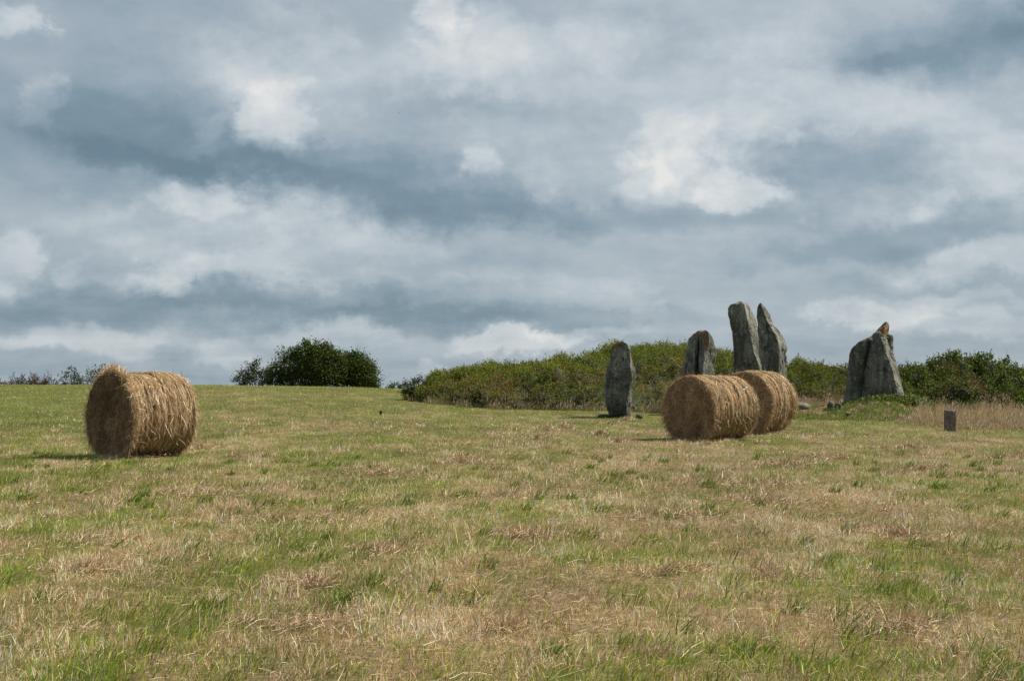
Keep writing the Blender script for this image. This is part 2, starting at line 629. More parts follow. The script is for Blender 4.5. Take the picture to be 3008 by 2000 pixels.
M_GROUND = ground_material()
M_GRASS = blade_material("grass blades", 0.2, 0.6, 0.15)
M_STRAW = blade_material("straw", 0.06, 0.55, 0.25)
M_LEAF = blade_material("bush leaves", 0.32, 0.6, 0.12, (1.0, 1.0, 0.6))
M_BALE = bale_material()
M_STONE = stone_material()
M_BARK = simple_noise_material("bark", [(0.3, (0.05, 0.04, 0.03)), (0.7, (0.16, 0.13, 0.10))], 9)
M_POST = simple_noise_material("weathered reddish concrete", [(0.3, (0.06, 0.05, 0.045)), (0.5, (0.145, 0.112, 0.095)), (0.6, (0.20, 0.17, 0.15)), (0.7, (0.44, 0.42, 0.39))], 13, bump=0.4)
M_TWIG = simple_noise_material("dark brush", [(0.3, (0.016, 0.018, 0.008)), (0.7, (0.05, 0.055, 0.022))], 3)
M_TWINE = simple_noise_material("pale blue twine", [(0.3, (0.30, 0.42, 0.48)), (0.7, (0.45, 0.58, 0.62))], 40, bump=0)
M_BIRD = simple_noise_material("dark plumage", [(0.3, (0.012, 0.013, 0.018)), (0.7, (0.03, 0.03, 0.035))], 8, bump=0)

# ------------------------------------------------------------------ the field
TAN, PALE, BROWN = (0.48, 0.34, 0.19), (0.70, 0.555, 0.36), (0.27, 0.165, 0.082)
GREEN, LIME, BLUEGREEN, OLIVE = (0.13, 0.195, 0.016), (0.22, 0.28, 0.035), (0.11, 0.185, 0.042), (0.235, 0.24, 0.026)


def dryness(x, y):
    """0 = fresh green, 1 = dry stubble"""
    x = np.ravel(x)
    y = np.ravel(y)
    d = np.hypot(x, y)
    u = x / np.maximum(y, 1.0)
    # the patches are longer across the slope the farther one goes
    n = 0.75 * fbm2(x, y * 0.3, 0.8, 4, 1.0, 0.62) + 0.9 * fbm2(x, y * 0.4, 2.1, 3, 9.0, 0.6) + 0.4 * fbm2(x, y * 0.35, 0.16, 2, 5.0) + 0.55 * fbm2(x, y * .6, 4.5, 2, 15.0)
    tr = 0.56 - 0.40 * smooth(24, 56, d) + 0.07 * smooth(6, 12, d) * (1 - smooth(20, 28, d))
    tr = tr + 0.08 * (1 - smooth(9, 13, d))
    tr = tr - 0.26 * smooth(-0.20, -0.34, u) - 0.08 * smooth(0.2, 0.34, u) * (1 - smooth(14, 22, d))
    tr = tr + 0.14 * smooth(-0.2, 0.05, u) * smooth(28, 34, d) * (1 - smooth(38, 50, d))
    return np.clip(tr + n * 0.85, 0, 1)


def tone(x, y):
    return fbm2(np.ravel(x), np.ravel(y) * 0.35, 0.9, 3, 21.0)


def build_ground():
    a_front = np.radians(np.linspace(-27, 27, 220))
    a_rest = np.radians(np.linspace(27, 333, 62))[1:-1]
    ang = np.concatenate([a_front, a_rest])                      # measured from +Y towards +X
    r = np.concatenate([[0.6, 2.0, 3.5, 5.0], np.geomspace(6, 130, 190), np.geomspace(136, 6000, 34)])
    A, R = np.meshgrid(ang, r)
    X, Y = R * np.sin(A), R * np.cos(A)
    Z = ground_z(X, Y)
    V = np.stack([X, Y, Z], -1).reshape(-1, 3)
    na, nr = len(ang), len(r)
    i = np.arange(nr - 1)[:, None] * na
    j = np.arange(na)[None, :]
    j2 = (j + 1) % na
    F = np.stack([i + j, i + j2, i + na + j2, i + na + j], -1).reshape(-1, 4)
    V = np.concatenate([V, [[0, 0, gz(0, 0)]]])
    c = len(V) - 1
    T = np.stack([np.full(na, c), (np.arange(na) + 1) % na, np.arange(na)], 1)
    dr = dryness(V[:, 0], V[:, 1])[:, None]
    tn = tone(V[:, 0], V[:, 1])[:, None]
    C = np.array([0.085, 0.095, 0.027]) * (1 - dr) + np.array([0.19, 0.135, 0.075]) * dr
    C = np.clip(C * (1 + 0.35 * tn), 0.01, 0.8)
    F = F[:, ::-1]
    T = T[:, ::-1]
    o = new_obj("field", V, [F, T], M_GROUND, None, C, True)
    tag(o, "mown hay meadow rising to a low crest", kind='structure')


build_ground()


def scatter(d0, d1, n, margin=1.0, power=1.0):
    """n points in the visible wedge of the field, density falling with distance as d**-power"""
    e = 2.0 - power
    t = rng.random(n)
    d = (d0 ** e + t * (d1 ** e - d0 ** e)) ** (1 / e) if abs(e) > 1e-6 else d0 * (d1 / d0) ** t
    lim = 0.345 * d + margin
    x = rng.uniform(-1, 1, n) * lim
    return x, d


def build_grass():
    S = Soup()
    H = Soup()
    wind = 0.15
    for (d0, d1, n, power, wmin, seg, hs) in ((5.8, 15, 220000, 1.0, 0.0032, 2, 0.95),
                                              (15, 38, 270000, 1.1, 0.0062, 1, 1.0),
                                              (38, 100, 190000, 1.1, 0.013, 1, 1.05)):
        x, y = scatter(d0, d1, n, 1.2, power)
        dr = dryness(x, y)
        tn = tone(x, y)
        clump = fbm2(x, y * .7, 3.4, 2, 31.0)
        pale = fbm2(x, y * .45, 1.3, 3, 57.0)
        is_dry = rng.random(n) < 0.25 + 0.60 * smooth(0.1, 0.9, dr + 0.35 * clump)
        z = ground_z(x, y)
        base = np.stack([x, y, z - 0.005], 1)
        nb = len(x)
        h = np.where(is_dry, rng.gamma(5, 0.0085, nb) * (1 + 1.5 * np.clip(clump + .6 * pale, -.45, .9)), rng.gamma(6, 0.0092, nb) * (1 + 0.9 * np.clip(clump, -0.5, 0.8)))
        h = np.clip(h, 0.015, 0.2) * hs
        heading = np.where(is_dry, rng.uniform(0, 2 * np.pi, nb), rng.normal(wind, 0.9, nb))
        lean = np.where(is_dry, np.abs(rng.normal(0.35, 0.38, nb)), np.abs(rng.normal(0.42, 0.28, nb)))
        curl = np.where(is_dry, rng.normal(0.1, 0.35, nb), rng.uniform(0.1, 0.9, nb))
        w = wmin * rng.uniform(0.7, 1.5, nb) * np.where(is_dry, 0.9, 1.15)
        cd = pick([TAN, PALE, BROWN, (0.34, 0.24, 0.14)], nb, [0.36, 0.26, 0.2, 0.18], 0.26)
        cd = cd * (1 + 1.05 * pale[:, None] * np.array([1.0, 1.05, 1.15]))
        cg = pick([GREEN, LIME, BLUEGREEN, OLIVE], nb, [0.32, 0.20, 0.12, 0.36], 0.26)
        far = smooth(40, 80, y)[:, None]
        cg = cg * (1 - far) + (cg * 0.5 + np.array(OLIVE) * 0.55) * far
        col = np.where(is_dry[:, None], cd, cg) * (1 + 0.45 * tn[:, None] + 0.35 * clump[:, None])
        tip = col * np.where(is_dry, 1.1, 1.2)[:, None]
        col, tip = col * 1.42, tip * 1.42
        S.add(*ribbons(base, heading, h, w, lean, curl, np.clip(col, .01, .8), np.clip(tip, .01, .8), seg))
        # cut straw lying on the stubble, mostly on the dry patches
        m = int(n * 0.085)
        x, y = scatter(d0, d1, m * 2, 1.2, power)
        keep = rng.random(m * 2) < 0.06 + 0.8 * dryness(x, y) ** 1.5
        x, y = x[keep], y[keep]
        k = len(x)
        base = np.stack([x, y, ground_z(x, y) + rng.uniform(0.005, 0.055, k)], 1)
        col = pick([PALE, TAN, (0.58, 0.46, 0.29), BROWN], k, [0.22, 0.46, 0.12, 0.20])
        H.add(*ribbons(base, rng.normal(wind, 1.3, k), rng.gamma(4, 0.019, k).clip(.02, .2), wmin * rng.uniform(.5, .95, k),
                       rng.normal(1.35, 0.25, k), rng.normal(0.1, .3, k), col, col, seg))
    # small green tussocks that stand out of the stubble
    for _ in range(260):
        x0, y0 = scatter(6, 30, 1, 0.5, 1.0)
        n = int(rng.integers(18, 55))
        r = rng.uniform(0.05, 0.2)
        a, q = rng.uniform(0, 2 * np.pi, n), r * np.sqrt(rng.random(n))
        x, y = x0 + q * np.cos(a), y0 + q * np.sin(a)
        base = np.stack([x, y, ground_z(x, y)], 1)
        col = pick([GREEN, LIME, BLUEGREEN], n, [0.5, 0.2, 0.3], .12)
        S.add(*ribbons(base, rng.normal(wind + .1, 0.8, n), rng.gamma(8, 0.0125, n), (0.004 + 0.00022 * y0) * rng.uniform(.8, 1.4, n),
                       np.abs(rng.normal(.45, .25, n)), rng.uniform(.1, 1.0, n), col, col * 1.2, 2))
    # heaps of hay the baler left behind: x, y, radius, height
    heaps = [(4.7, 26, .5, .20), (3.6, 21, .55, .17), (0.55, 37, .5, .17), (0.95, 41.5, .42, .2), (1.45, 43, .42, .22), (1.95, 40, .32, .2),
             (2.25, 39, .28, .17), (1.05, 10.6, .30, .14), (1.75, 10.4, .24, .11), (-3.05, 10.9, .28, .1), (-1.3, 10.0, .32, .10), (-1.15, 8.35, .42, .12),
             (-0.05, 8.2, .30, .10), (2.05, 8.3, .40, .12), (2.7, 7.1, .35, .10), (-1.1, 12.2, .5, .1), (-2.3, 15, .6, .12), (1.6, 15.5, .55, .12),
             (-7.0, 33, .45, .12), (-6.4, 31.5, .5, .11), (-15.0, 38, .5, .1), (-0.1, 18.5, .4, .12), (6.6, 24.5, .4, .1), (8.6, 33, .45, .12),
             (4.3, 33.5, .4, .1), (6.1, 29, .5, .1), (-4.1, 19, .6, .12), (7.4, 20, .6, .1), (3.0, 46.5, .45, .14), (2.45, 35, .3, .12),
             (3.4, 13.5, .5, .12), (-3.6, 13, .45, .1), (0.1, 13.3, .45, .11), (3.7, 49.3, .35, .2), (2.9, 17.8, .5, .1), (-0.9, 27, .5, .12),
             (-2.0, 23.5, .55, .1), (9.6, 29, .5, .12)]
    for (x0, y0, r, hh) in heaps:
        near = y0 < 30
        n = int((2600 if not near else 4200) * r)
        r = r * (1.0 if not near else 1.5)
        hh = hh * (1.0 if not near else .6)
        a, q = rng.uniform(0, 2 * np.pi, n), r * np.abs(rng.normal(0, .5, n))
        x, y = x0 + q * np.cos(a) * 1.3, y0 + q * np.sin(a)
        lump = fbm2(x, y, 5.0 if near else 3.0, 2, 70 + x0)
        keep = lump + rng.normal(0, .12, n) > -.10 + .25 * q / r
        x, y, q, lump = x[keep], y[keep], q[keep], lump[keep]
        n = len(x)
        top = hh * np.exp(-(q / r) ** 2 * 1.6) * np.clip(.55 + 1.3 * lump, .1, 1.3)
        base = np.stack([x, y, ground_z(x, y) + top * rng.random(n) ** .7], 1)
        col = pick([PALE, TAN, BROWN, (0.42, 0.30, 0.17)], n, [.34, .38, .10, .18], .18)
        up = rng.random(n) < (.5 if near else .3)
        lean = np.where(up, np.abs(rng.normal(.5, .3, n)), rng.normal(1.3, .25, n))
        H.add(*ribbons(base, rng.normal(.2, 1.4, n), rng.gamma(5, 0.017, n).clip(.03, .2), (0.0016 + 0.00024 * y0) * rng.uniform(.7, 1.3, n),
                       lean, rng.normal(.25, .35, n), col, col * 1.05, 2))
    # small dry tufts left standing all over
    for _ in range(230):
        x0, y0 = scatter(6.5, 44, 1, 0.5, .8)
        if dryness(x0, y0)[0] < .25:
            continue
        n = int(rng.integers(50, 120))
        r = rng.uniform(.07, .26)
        a, q = rng.uniform(0, 2 * np.pi, n), r * np.sqrt(rng.random(n))
        x, y = x0 + q * np.cos(a) * 1.3, y0 + q * np.sin(a)
        base = np.stack([x, y, ground_z(x, y)], 1)
        col = pick([PALE, TAN, (0.58, 0.46, 0.29), BROWN], n, [.4, .35, .15, .1], .15) * 1.15
        H.add(*ribbons(base, rng.normal(.2, 1.1, n), rng.gamma(7, .0135, n).clip(.03, .2), (0.0018 + 0.00024 * y0) * rng.uniform(.7, 1.3, n),
                       np.abs(rng.normal(.5, .3, n)), rng.uniform(.0, .8, n), np.clip(col, 0, .8), np.clip(col * 1.05, 0, .8), 2))
    o = S.build("meadow_grass", M_GRASS)
    tag(o, "short mown grass and stubble covering the field", 'grass', kind='stuff')
    o = H.build("cut_hay", M_STRAW)
    tag(o, "loose cut hay lying in tan patches and heaps on the field", 'hay', kind='stuff')


build_grass()


# ------------------------------------------------------------------ standing stones
def loft_stone(left, right, ridge, depth, x0, base_row, dist, seed, rough=0.05, crack=None, ridge_out=0.55, n=110, m=120, lichen=(), dz=0.0, y_shift=0.0, back=1.0):
    """a slab whose outline follows left/right [(px, row)] seen from the field at `dist` metres; local coordinates, base at z=0"""
    k = dist / FPX
    f = lambda pts: np.array(sorted(((HZ - r) * k, (p - x0) * k) for p, r in pts))
    Lp, Rp, Gp = f(left), f(right), f(ridge)
    zb = (HZ - base_row) * k
    ztop = max(Lp[-1, 0], Rp[-1, 0])
    zs = np.linspace(min(Lp[0, 0], Rp[0, 0]), ztop, m)
    xl = np.interp(zs, Lp[:, 0], Lp[:, 1])
    xr = np.interp(zs, Rp[:, 0], Rp[:, 1])
    xg = np.interp(zs, Gp[:, 0], Gp[:, 1])
    xg = np.clip(xg, xl + 0.06 * (xr - xl), xr - 0.06 * (xr - xl))
    w = np.maximum(xr - xl, 0.02)
    full = np.max(w)
    dep = depth * np.sqrt(np.clip(w / full * 1.3, 0.05, 1.0)) * (1 - 0.45 * smooth(zs[0] + .5 * (ztop - zs[0]), ztop, zs))
    ys = np.array([0.0, -ridge_out, 0.05, 0.62 * back, 0.7 * back])
    verts = np.zeros((m, n, 3))
    for i in range(m):
        gxi = xg[i] - ((x0 - 1504) * k + xg[i]) / dist * ridge_out * dep[i]     # the ridge stands nearer than the outline
        P = np.array([[xl[i], 0.0], [gxi, -ridge_out * dep[i]], [xr[i], 0.05 * dep[i]],
                      [xr[i] - .22 * w[i], .62 * dep[i] * back], [xl[i] + .2 * w[i], .7 * dep[i] * back]])
        Q = np.concatenate([P, P[:1]])
        fr = np.array([0, .27, .5, .64, .84, 1.0])
        t = (np.arange(n) + .5) / n
        px = np.interp(t, fr, Q[:, 0])
        py = np.interp(t, fr, Q[:, 1])
        for _ in range(2):
            px = (np.roll(px, 1) + px * 2 + np.roll(px, -1)) / 4
            py = (np.roll(py, 1) + py * 2 + np.roll(py, -1)) / 4
        verts[i, :, 0], verts[i, :, 1], verts[i, :, 2] = px, py, zs[i]
    # close the top as a low dome
    caps = []
    top = verts[-1]
    cen = top.mean(0)
    for s, up in ((.8, .25), (.5, .42), (.2, .5)):
        c = cen + (top - cen) * s
        c[:, 2] += up * min(w[-1], depth) * 0.35
        caps.append(c)
    verts = np.concatenate([verts, np.array(caps)])
    mm = len(verts)
    V = verts.reshape(-1, 3)
    cx = np.repeat(verts.mean(1)[:, None, :], n, 1).reshape(-1, 3)
    rad = V - cx
    rad[:, 2] *= .2
    ln = np.linalg.norm(rad, axis=1)[:, None] + 1e-6
    rad /= ln
    q = V + seed
    d = fbm(q * np.array([1.5, 1.5, .8]), 4, .5) * rough * 1.7
    d += fbm(q * np.array([7.5, 7.5, 3.0]), 4, .6) * rough * .62
    led = np.abs(perlin(q * np.array([2.5, 2.5, 3.0]) + 40))
    d -= (1 - smooth(0, .05, led)) * rough * .75
    if crack:
        for pts, width, deep in crack:
            cp = f(pts)
            xc = np.interp(V[:, 2], cp[:, 0], cp[:, 1])
            near = np.exp(-((V[:, 0] - xc + fbm(q * 3.0, 3) * .04) / width) ** 2)
            inr = smooth(cp[0, 0] - .1, cp[0, 0] + .1, V[:, 2]) * (1 - smooth(cp[-1, 0] - .1, cp[-1, 0] + .1, V[:, 2]))
            front = smooth(.1, -.05, V[:, 1])
            d -= near * inr * front * deep
    V = V + rad * np.minimum(np.abs(d), ln[:, 0] * .8)[:, None] * np.sign(d)[:, None]
    V[:, 2] += (zs.max() - zs.min()) * 0.004 * fbm(q * 6.0, 3) * 2
    li = np.zeros(len(V))
    for (lp, lr, rx, rz_) in lichen:
        li = np.maximum(li, np.exp(-((V[:, 0] - (lp - x0) * k) / (rx * k)) ** 2 - ((V[:, 2] - (HZ - lr) * k) / (rz_ * k)) ** 2))
    li = np.maximum(li, .36 * smooth(zs[0] + .55 * (ztop - zs[0]), ztop, V[:, 2]))
    C = np.stack([li * .66, li * 0, li * 0], 1)
    V = V - np.array([0, -y_shift, zb - dz])
    i = np.arange(mm - 1)[:, None] * n
    j = np.arange(n)[None, :]
    j2 = (j + 1) % n
    F = np.stack([i + j, i + j2, i + n + j2, i + n + j], -1).reshape(-1, 4)
    V = np.concatenate([V, [V[-n:].mean(0)]])
    C = np.concatenate([C, C[-1:]])
    c = len(V) - 1
    o = (mm - 1) * n
    T = np.stack([o + np.arange(n), o + (np.arange(n) + 1) % n, np.full(n, c)], 1)
    return V, [F, T], C


def place(px, base_row, dist):
    return ((px - 1504) / FPX * dist, dist, EYE + (HZ - base_row) / FPX * dist)


def stone_single(label, px, base_row, dist, **kw):
    V, F, C = loft_stone(x0=px, base_row=base_row, dist=dist, **kw)
    o = new_obj("standing_stone", V, F, M_STONE, None, C, True)
    o.location = place(px, base_row, dist)
    tag(o, label, 'standing stone', 'ancient standing stones in the meadow')
    return o


stone_single("lone slim grey standing stone left of the hay bales, rust lichen on its top left", 1818, 1212, 52,
             left=[(1783, 1225), (1783, 1209), (1779, 1195), (1775, 1161), (1776, 1122), (1779, 1084), (1785, 1059), (1791, 1036), (1800, 1014), (1812, 1005), (1822, 1002)],
             right=[(1851, 1225), (1852, 1214), (1857, 1189), (1855, 1161), (1857, 1136), (1863, 1122), (1866, 1090), (1861, 1061), (1857, 1036), (1853, 1019), (1842, 1010), (1832, 1003), (1828, 1002)],
             ridge=[(1842, 1214), (1844, 1166), (1850, 1140), (1857, 1107), (1852, 1078), (1853, 1040), (1842, 1012), (1826, 1002)],
             depth=1.0, seed=1.3, rough=.07, crack=[([(1830, 1050), (1833, 1075)], .03, .08), ([(1797, 1115), (1799, 1145)], .03, .07)],
             lichen=[(1810, 1010, 16, 12), (1860, 1045, 6, 26)])
stone_single("tall left menhir of the leaning pair, broad flat-topped, behind the rear hay bale", 2195, 1210, 55,
             left=[(2160, 1225), (2156, 1130), (2155, 1083), (2154, 1036), (2151, 995), (2143, 948), (2138, 918), (2140, 906), (2148, 895), (2158, 891), (2166, 889)],
             right=[(2262, 1225), (2246, 1130), (2237, 1080), (2231, 1036), (2231, 990), (2224, 935), (2216, 916), (2206, 899), (2196, 891), (2188, 889)],
             ridge=[(2252, 1200), (2234, 1080), (2215, 1036), (2205, 983), (2194, 936), (2187, 895), (2180, 888)],
             depth=1.5, seed=4.7, rough=.055, lichen=[(2200, 893, 10, 5)])
stone_single("pointed right menhir of the leaning pair, its sloping edge falling to the right", 2272, 1210, 57.5,
             left=[(2234, 1225), (2232, 1130), (2231, 1071), (2231, 1007), (2228, 957), (2223, 930), (2225, 904), (2229, 894), (2231, 892)],
             right=[(2309, 1225), (2311, 1130), (2312, 1092), (2314, 1048), (2311, 1037), (2315, 1027), (2311, 1012), (2302, 992), (2287, 968), (2273, 948), (2264, 924), (2252, 904), (2244, 895), (2241, 892)],
             ridge=[(2288, 1130), (2288, 1060), (2288, 1010), (2272, 975), (2257, 950), (2246, 922), (2236, 892)],
             depth=1.5, seed=8.1, rough=.06, crack=[([(2283, 968), (2282, 1000)], .03, .1), ([(2308, 1040), (2309, 1080)], .03, .1)])

# split stone behind the front bale: two halves with a dark cleft between them
e = thing("standing_stone", "split menhir behind the front hay bale, orange lichen on its crown", 'standing stone', place(2045, 1212, 57), 0, 'ancient standing stones in the meadow')
V, F, C = loft_stone([(1970, 1225), (1975, 1190), (1984, 1120), (2000, 1083), (2010, 1054), (2017, 1024), (2026, 996), (2034, 985), (2042, 979), (2050, 976)],
                     [(2062, 1225), (2061, 1110), (2058, 1060), (2063, 1020), (2073, 990), (2073, 975)],
                     [(2035, 1200), (2040, 1080), (2042, 1030), (2050, 990), (2060, 977)], 1.2, 2045, 1212, 57, 12.4, .05,
                     lichen=[(2048, 985, 14, 9), (2052, 1020, 9, 34)])
new_obj("rock_block", V, F, M_STONE, e, C, True)
V, F, C = loft_stone([(2044, 1225), (2044, 1090), (2047, 1066), (2049, 1030), (2049, 1000), (2051, 980), (2062, 973)],
                     [(2100, 1225), (2097, 1110), (2095, 1085), (2098, 1066), (2103, 1042), (2103, 1024), (2094, 1007), (2088, 990), (2080, 978), (2074, 973)],
                     [(2062, 1200), (2062, 1080), (2066, 1040), (2080, 1010), (2078, 980)], 1.25, 2045, 1212, 57, 15.2, .05, y_shift=-.3,
                     lichen=[(2064, 992, 7, 14), (2070, 1012, 9, 13), (2064, 978, 8, 6)])
new_obj("rock_block", V, F, M_STONE, e, C, True)
V, F, C = loft_stone([(2052, 1225), (2054, 1110), (2056, 1070), (2062, 1050), (2066, 1036)],
                     [(2098, 1225), (2094, 1100), (2090, 1075), (2080, 1055), (2072, 1036)],
                     [(2066, 1200), (2066, 1060), (2068, 1038)], .7, 2045, 1212, 57, 18.8, .035, y_shift=-.5, n=60, m=60)
new_obj("rock_buttress", V, F, M_STONE, e, C, True)

# broad stone on the right: cleft main block, tilted top piece
e = thing("standing_stone", "broad wedge-shaped menhir on a grassy hump, with a tilted orange-lichened top piece", 'standing stone', place(2565, 1205, 55), 0, 'ancient standing stones in the meadow')
V, F, C = loft_stone([(2463, 1230), (2467, 1200), (2471, 1164), (2480, 1116), (2486, 1068), (2490, 1040), (2493, 1027), (2501, 1017), (2520, 1004), (2546, 993), (2560, 985)],
                     [(2664, 1230), (2660, 1200), (2656, 1155), (2650, 1131), (2640, 1092), (2630, 1062), (2625, 1034), (2628, 1020), (2625, 992), (2621, 983), (2610, 980)],
                     [(2636, 1200), (2628, 1130), (2616, 1085), (2600, 1040), (2585, 1000), (2580, 985)], 2.0, 2560, 1205, 55, 21.7, .05,
                     crack=[([(2606, 986), (2618, 1028)], .05, .12), ([(2508, 1200), (2514, 1140), (2521, 1090), (2533, 1050), (2543, 1005)], .055, .30)], n=130, m=140, ridge_out=.4)
new_obj("rock_block", V, F, M_STONE, e, C, True)
V, F, C = loft_stone([(2552, 992), (2558, 985), (2568, 976), (2580, 963), (2590, 954), (2598, 947)],
                     [(2622, 992), (2612, 985), (2612, 972), (2613, 958), (2610, 950), (2604, 946)],
                     [(2585, 990), (2596, 970), (2602, 952)], .7, 2560, 1205, 55, 29.9, .035, n=60, m=50, y_shift=.1,
                     lichen=[(2588, 974, 20, 14), (2600, 958, 12, 9)])
new_obj("rock_cap", V, F, M_STONE, e, C, True)


# loose rocks
def rock(label, x, y, size, seed, tint=None, sink=.25):
    n, m = 40, 24
    th = np.linspace(0, 2 * np.pi, n, endpoint=False)
    ph = np.linspace(0.02, np.pi - .02, m)
    P, T = np.meshgrid(ph, th, indexing='ij')
    D = np.stack([np.sin(P) * np.cos(T), np.sin(P) * np.sin(T), np.cos(P)], -1).reshape(-1, 3)
    # faceted: cut the ball with random planes
    r = np.ones(len(D))
    lr = np.random.default_rng(seed)
    for _ in range(13):
        nn = lr.normal(size=3)
        nn /= np.linalg.norm(nn)
        dd = lr.uniform(.55, .85)
        dot = D @ nn
        r = np.minimum(r, np.where(dot > .05, dd / np.maximum(dot, .05), 9))
    V = D * (r * (1 + .12 * fbm(D * 3 + seed, 4)))[:, None] * np.array(size) * .5
    i = np.arange(m - 1)[:, None] * n
    j = np.arange(n)[None, :]
    F = np.stack([i + j, i + n + j, i + n + (j + 1) % n, i + (j + 1) % n], -1).reshape(-1, 4)
    F2 = [np.arange(n)[None, :], (np.arange(n) + (m - 1) * n)[None, ::-1]]
    o = new_obj("rock", V, [F] + F2, M_STONE, None, np.zeros((len(V), 3)), False)
    o.location = (x, y, ground_top(x, y) + size[2] * (.5 - sink))
    o.rotation_euler = (0, 0, lr.uniform(0, 6))
    tag(o, label, 'rock', 'loose rocks at the feet of the stones')
    return o


HUMP = (12.95, 54.2)


def hump_z(x, y):
    hx, hy = HUMP
    a = np.exp(-(((x - hx - .30) / 1.85) ** 2 + ((y - hy - .2) / 2.4) ** 2) ** 1.4) * .68
    b = np.exp(-(((x - hx + 2.5) / 1.15) ** 2 + ((y - hy + .1) / 1.4) ** 2) ** 1.3) * .34
    return a + b


def ground_top(x, y):
    return gz(x, y) + float(hump_z(np.array([x]), np.array([y]))[0])


def build_hump():
    hx, hy = HUMP
    gx, gy = np.meshgrid(np.linspace(hx - 4.4, hx + 3.2, 130), np.linspace(hy - 3.6, hy + 3.2, 80))
    x, y = gx.ravel(), gy.ravel()
    h = hump_z(x, y)
    z = ground_z(x, y) + h * (1 + .35 * fbm2(x, y, 2.2, 4, 3)) + .05 * fbm2(x, y, 5, 3, 8) * smooth(.03, .15, h) - .02 + .0 * h
    nx, ny = 130, 80
    i = np.arange(ny - 1)[:, None] * nx
    j = np.arange(nx - 1)[None, :]
    F = np.stack([i + j, i + j + 1, i + nx + j + 1, i + nx + j], -1).reshape(-1, 4)
    bare = smooth(.05, .35, fbm2(x, y, 2.6, 4, 44) + .10)[:, None]
    C = np.array([.08, .10, .03]) * (1 - bare) + np.array([.155, .108, .066]) * bare
    o = new_obj("grassy_hump", np.stack([x, y, z], 1), [F], M_GROUND, None, C, True)
    tag(o, "low grassy hump of earth under the broad stone", kind='structure')
    S = Soup()
    n = 15000
    x = rng.uniform(hx - 4.2, hx + 3.0, n)
    y = rng.uniform(hy - 3.2, hy + 1.2, n)
    keep = (hump_z(x, y) > .012) & (rng.random(n) > .85 * smooth(.02, .25, fbm2(x, y, 2.6, 4, 44) + .10))
    x, y = x[keep], y[keep]
    n = len(x)
    base = np.stack([x, y, ground_z(x, y) + hump_z(x, y)], 1)
    col = pick([(.14, .19, .028), (.20, .26, .04), (.25, .25, .05), (.32, .26, .12)], n, [.3, .3, .25, .15], .18)
    S.add(*ribbons(base, rng.normal(.1, 1.2, n), rng.gamma(5, .018, n) + .03, .016 * rng.uniform(.7, 1.4, n), np.abs(rng.normal(.35, .3, n)), rng.uniform(0, .9, n), col, col * 1.15, 2))
    # low leafy weeds heaped against the stone's foot
    n = 2600
    cx = np.concatenate([rng.normal(hx + 1.55, .42, n // 2), rng.normal(hx + .6, .7, n - n // 2)])
    cy = rng.normal(hy - .45, .25, n)
    hz = rng.random(n) ** 1.3 * np.where(np.arange(n) < n // 2, .34, .2)
    base = np.stack([cx, cy, ground_z(cx, cy) + hump_z(cx, cy) + hz], 1)
    col = pick([(.08, .12, .02), (.13, .18, .03), (.17, .19, .035)], n, None, .2)
    S.add(*ribbons(base, rng.uniform(0, 6.28, n), rng.uniform(.06, .12, n), rng.uniform(.03, .05, n), rng.uniform(.3, 1.6, n), rng.uniform(0, .8, n), col, col * 1.1, 2))
    o = S.build("hump_weeds", M_GRASS)
    tag(o, "fresh green grass and weeds growing on the hump", 'weeds', kind='stuff')


build_hump()
rock("small dark angular rock at the right foot of the lone slim stone", 4.28, 51.4, (.34, .3, .24), 3)
rock("low flat dark rock at the left foot of the lone slim stone", 3.22, 51.7, (.66, .4, .26), 8, sink=.3)
rock("upright brown-grey rock, left of two against the broad stone's left foot", 11.22, 53.6, (.32, .3, .40), 12)
rock("rounder pale rock, right of two against the broad stone's left foot", 11.47, 53.5, (.28, .26, .30), 17)
rock("flat pale rock lying in front of the grassy hump", 11.62, 52.6, (.34, .3, .14), 21)
rock("long grey rock half buried left of the hump behind the bale", 10.2, 54.0, (.9, .5, .34), 26, sink=.3)


# ------------------------------------------------------------------ hay bales
HAY = [(0.48, 0.335, 0.185), (0.60, 0.45, 0.27), (0.30, 0.195, 0.10), (0.72, 0.58, 0.39)]


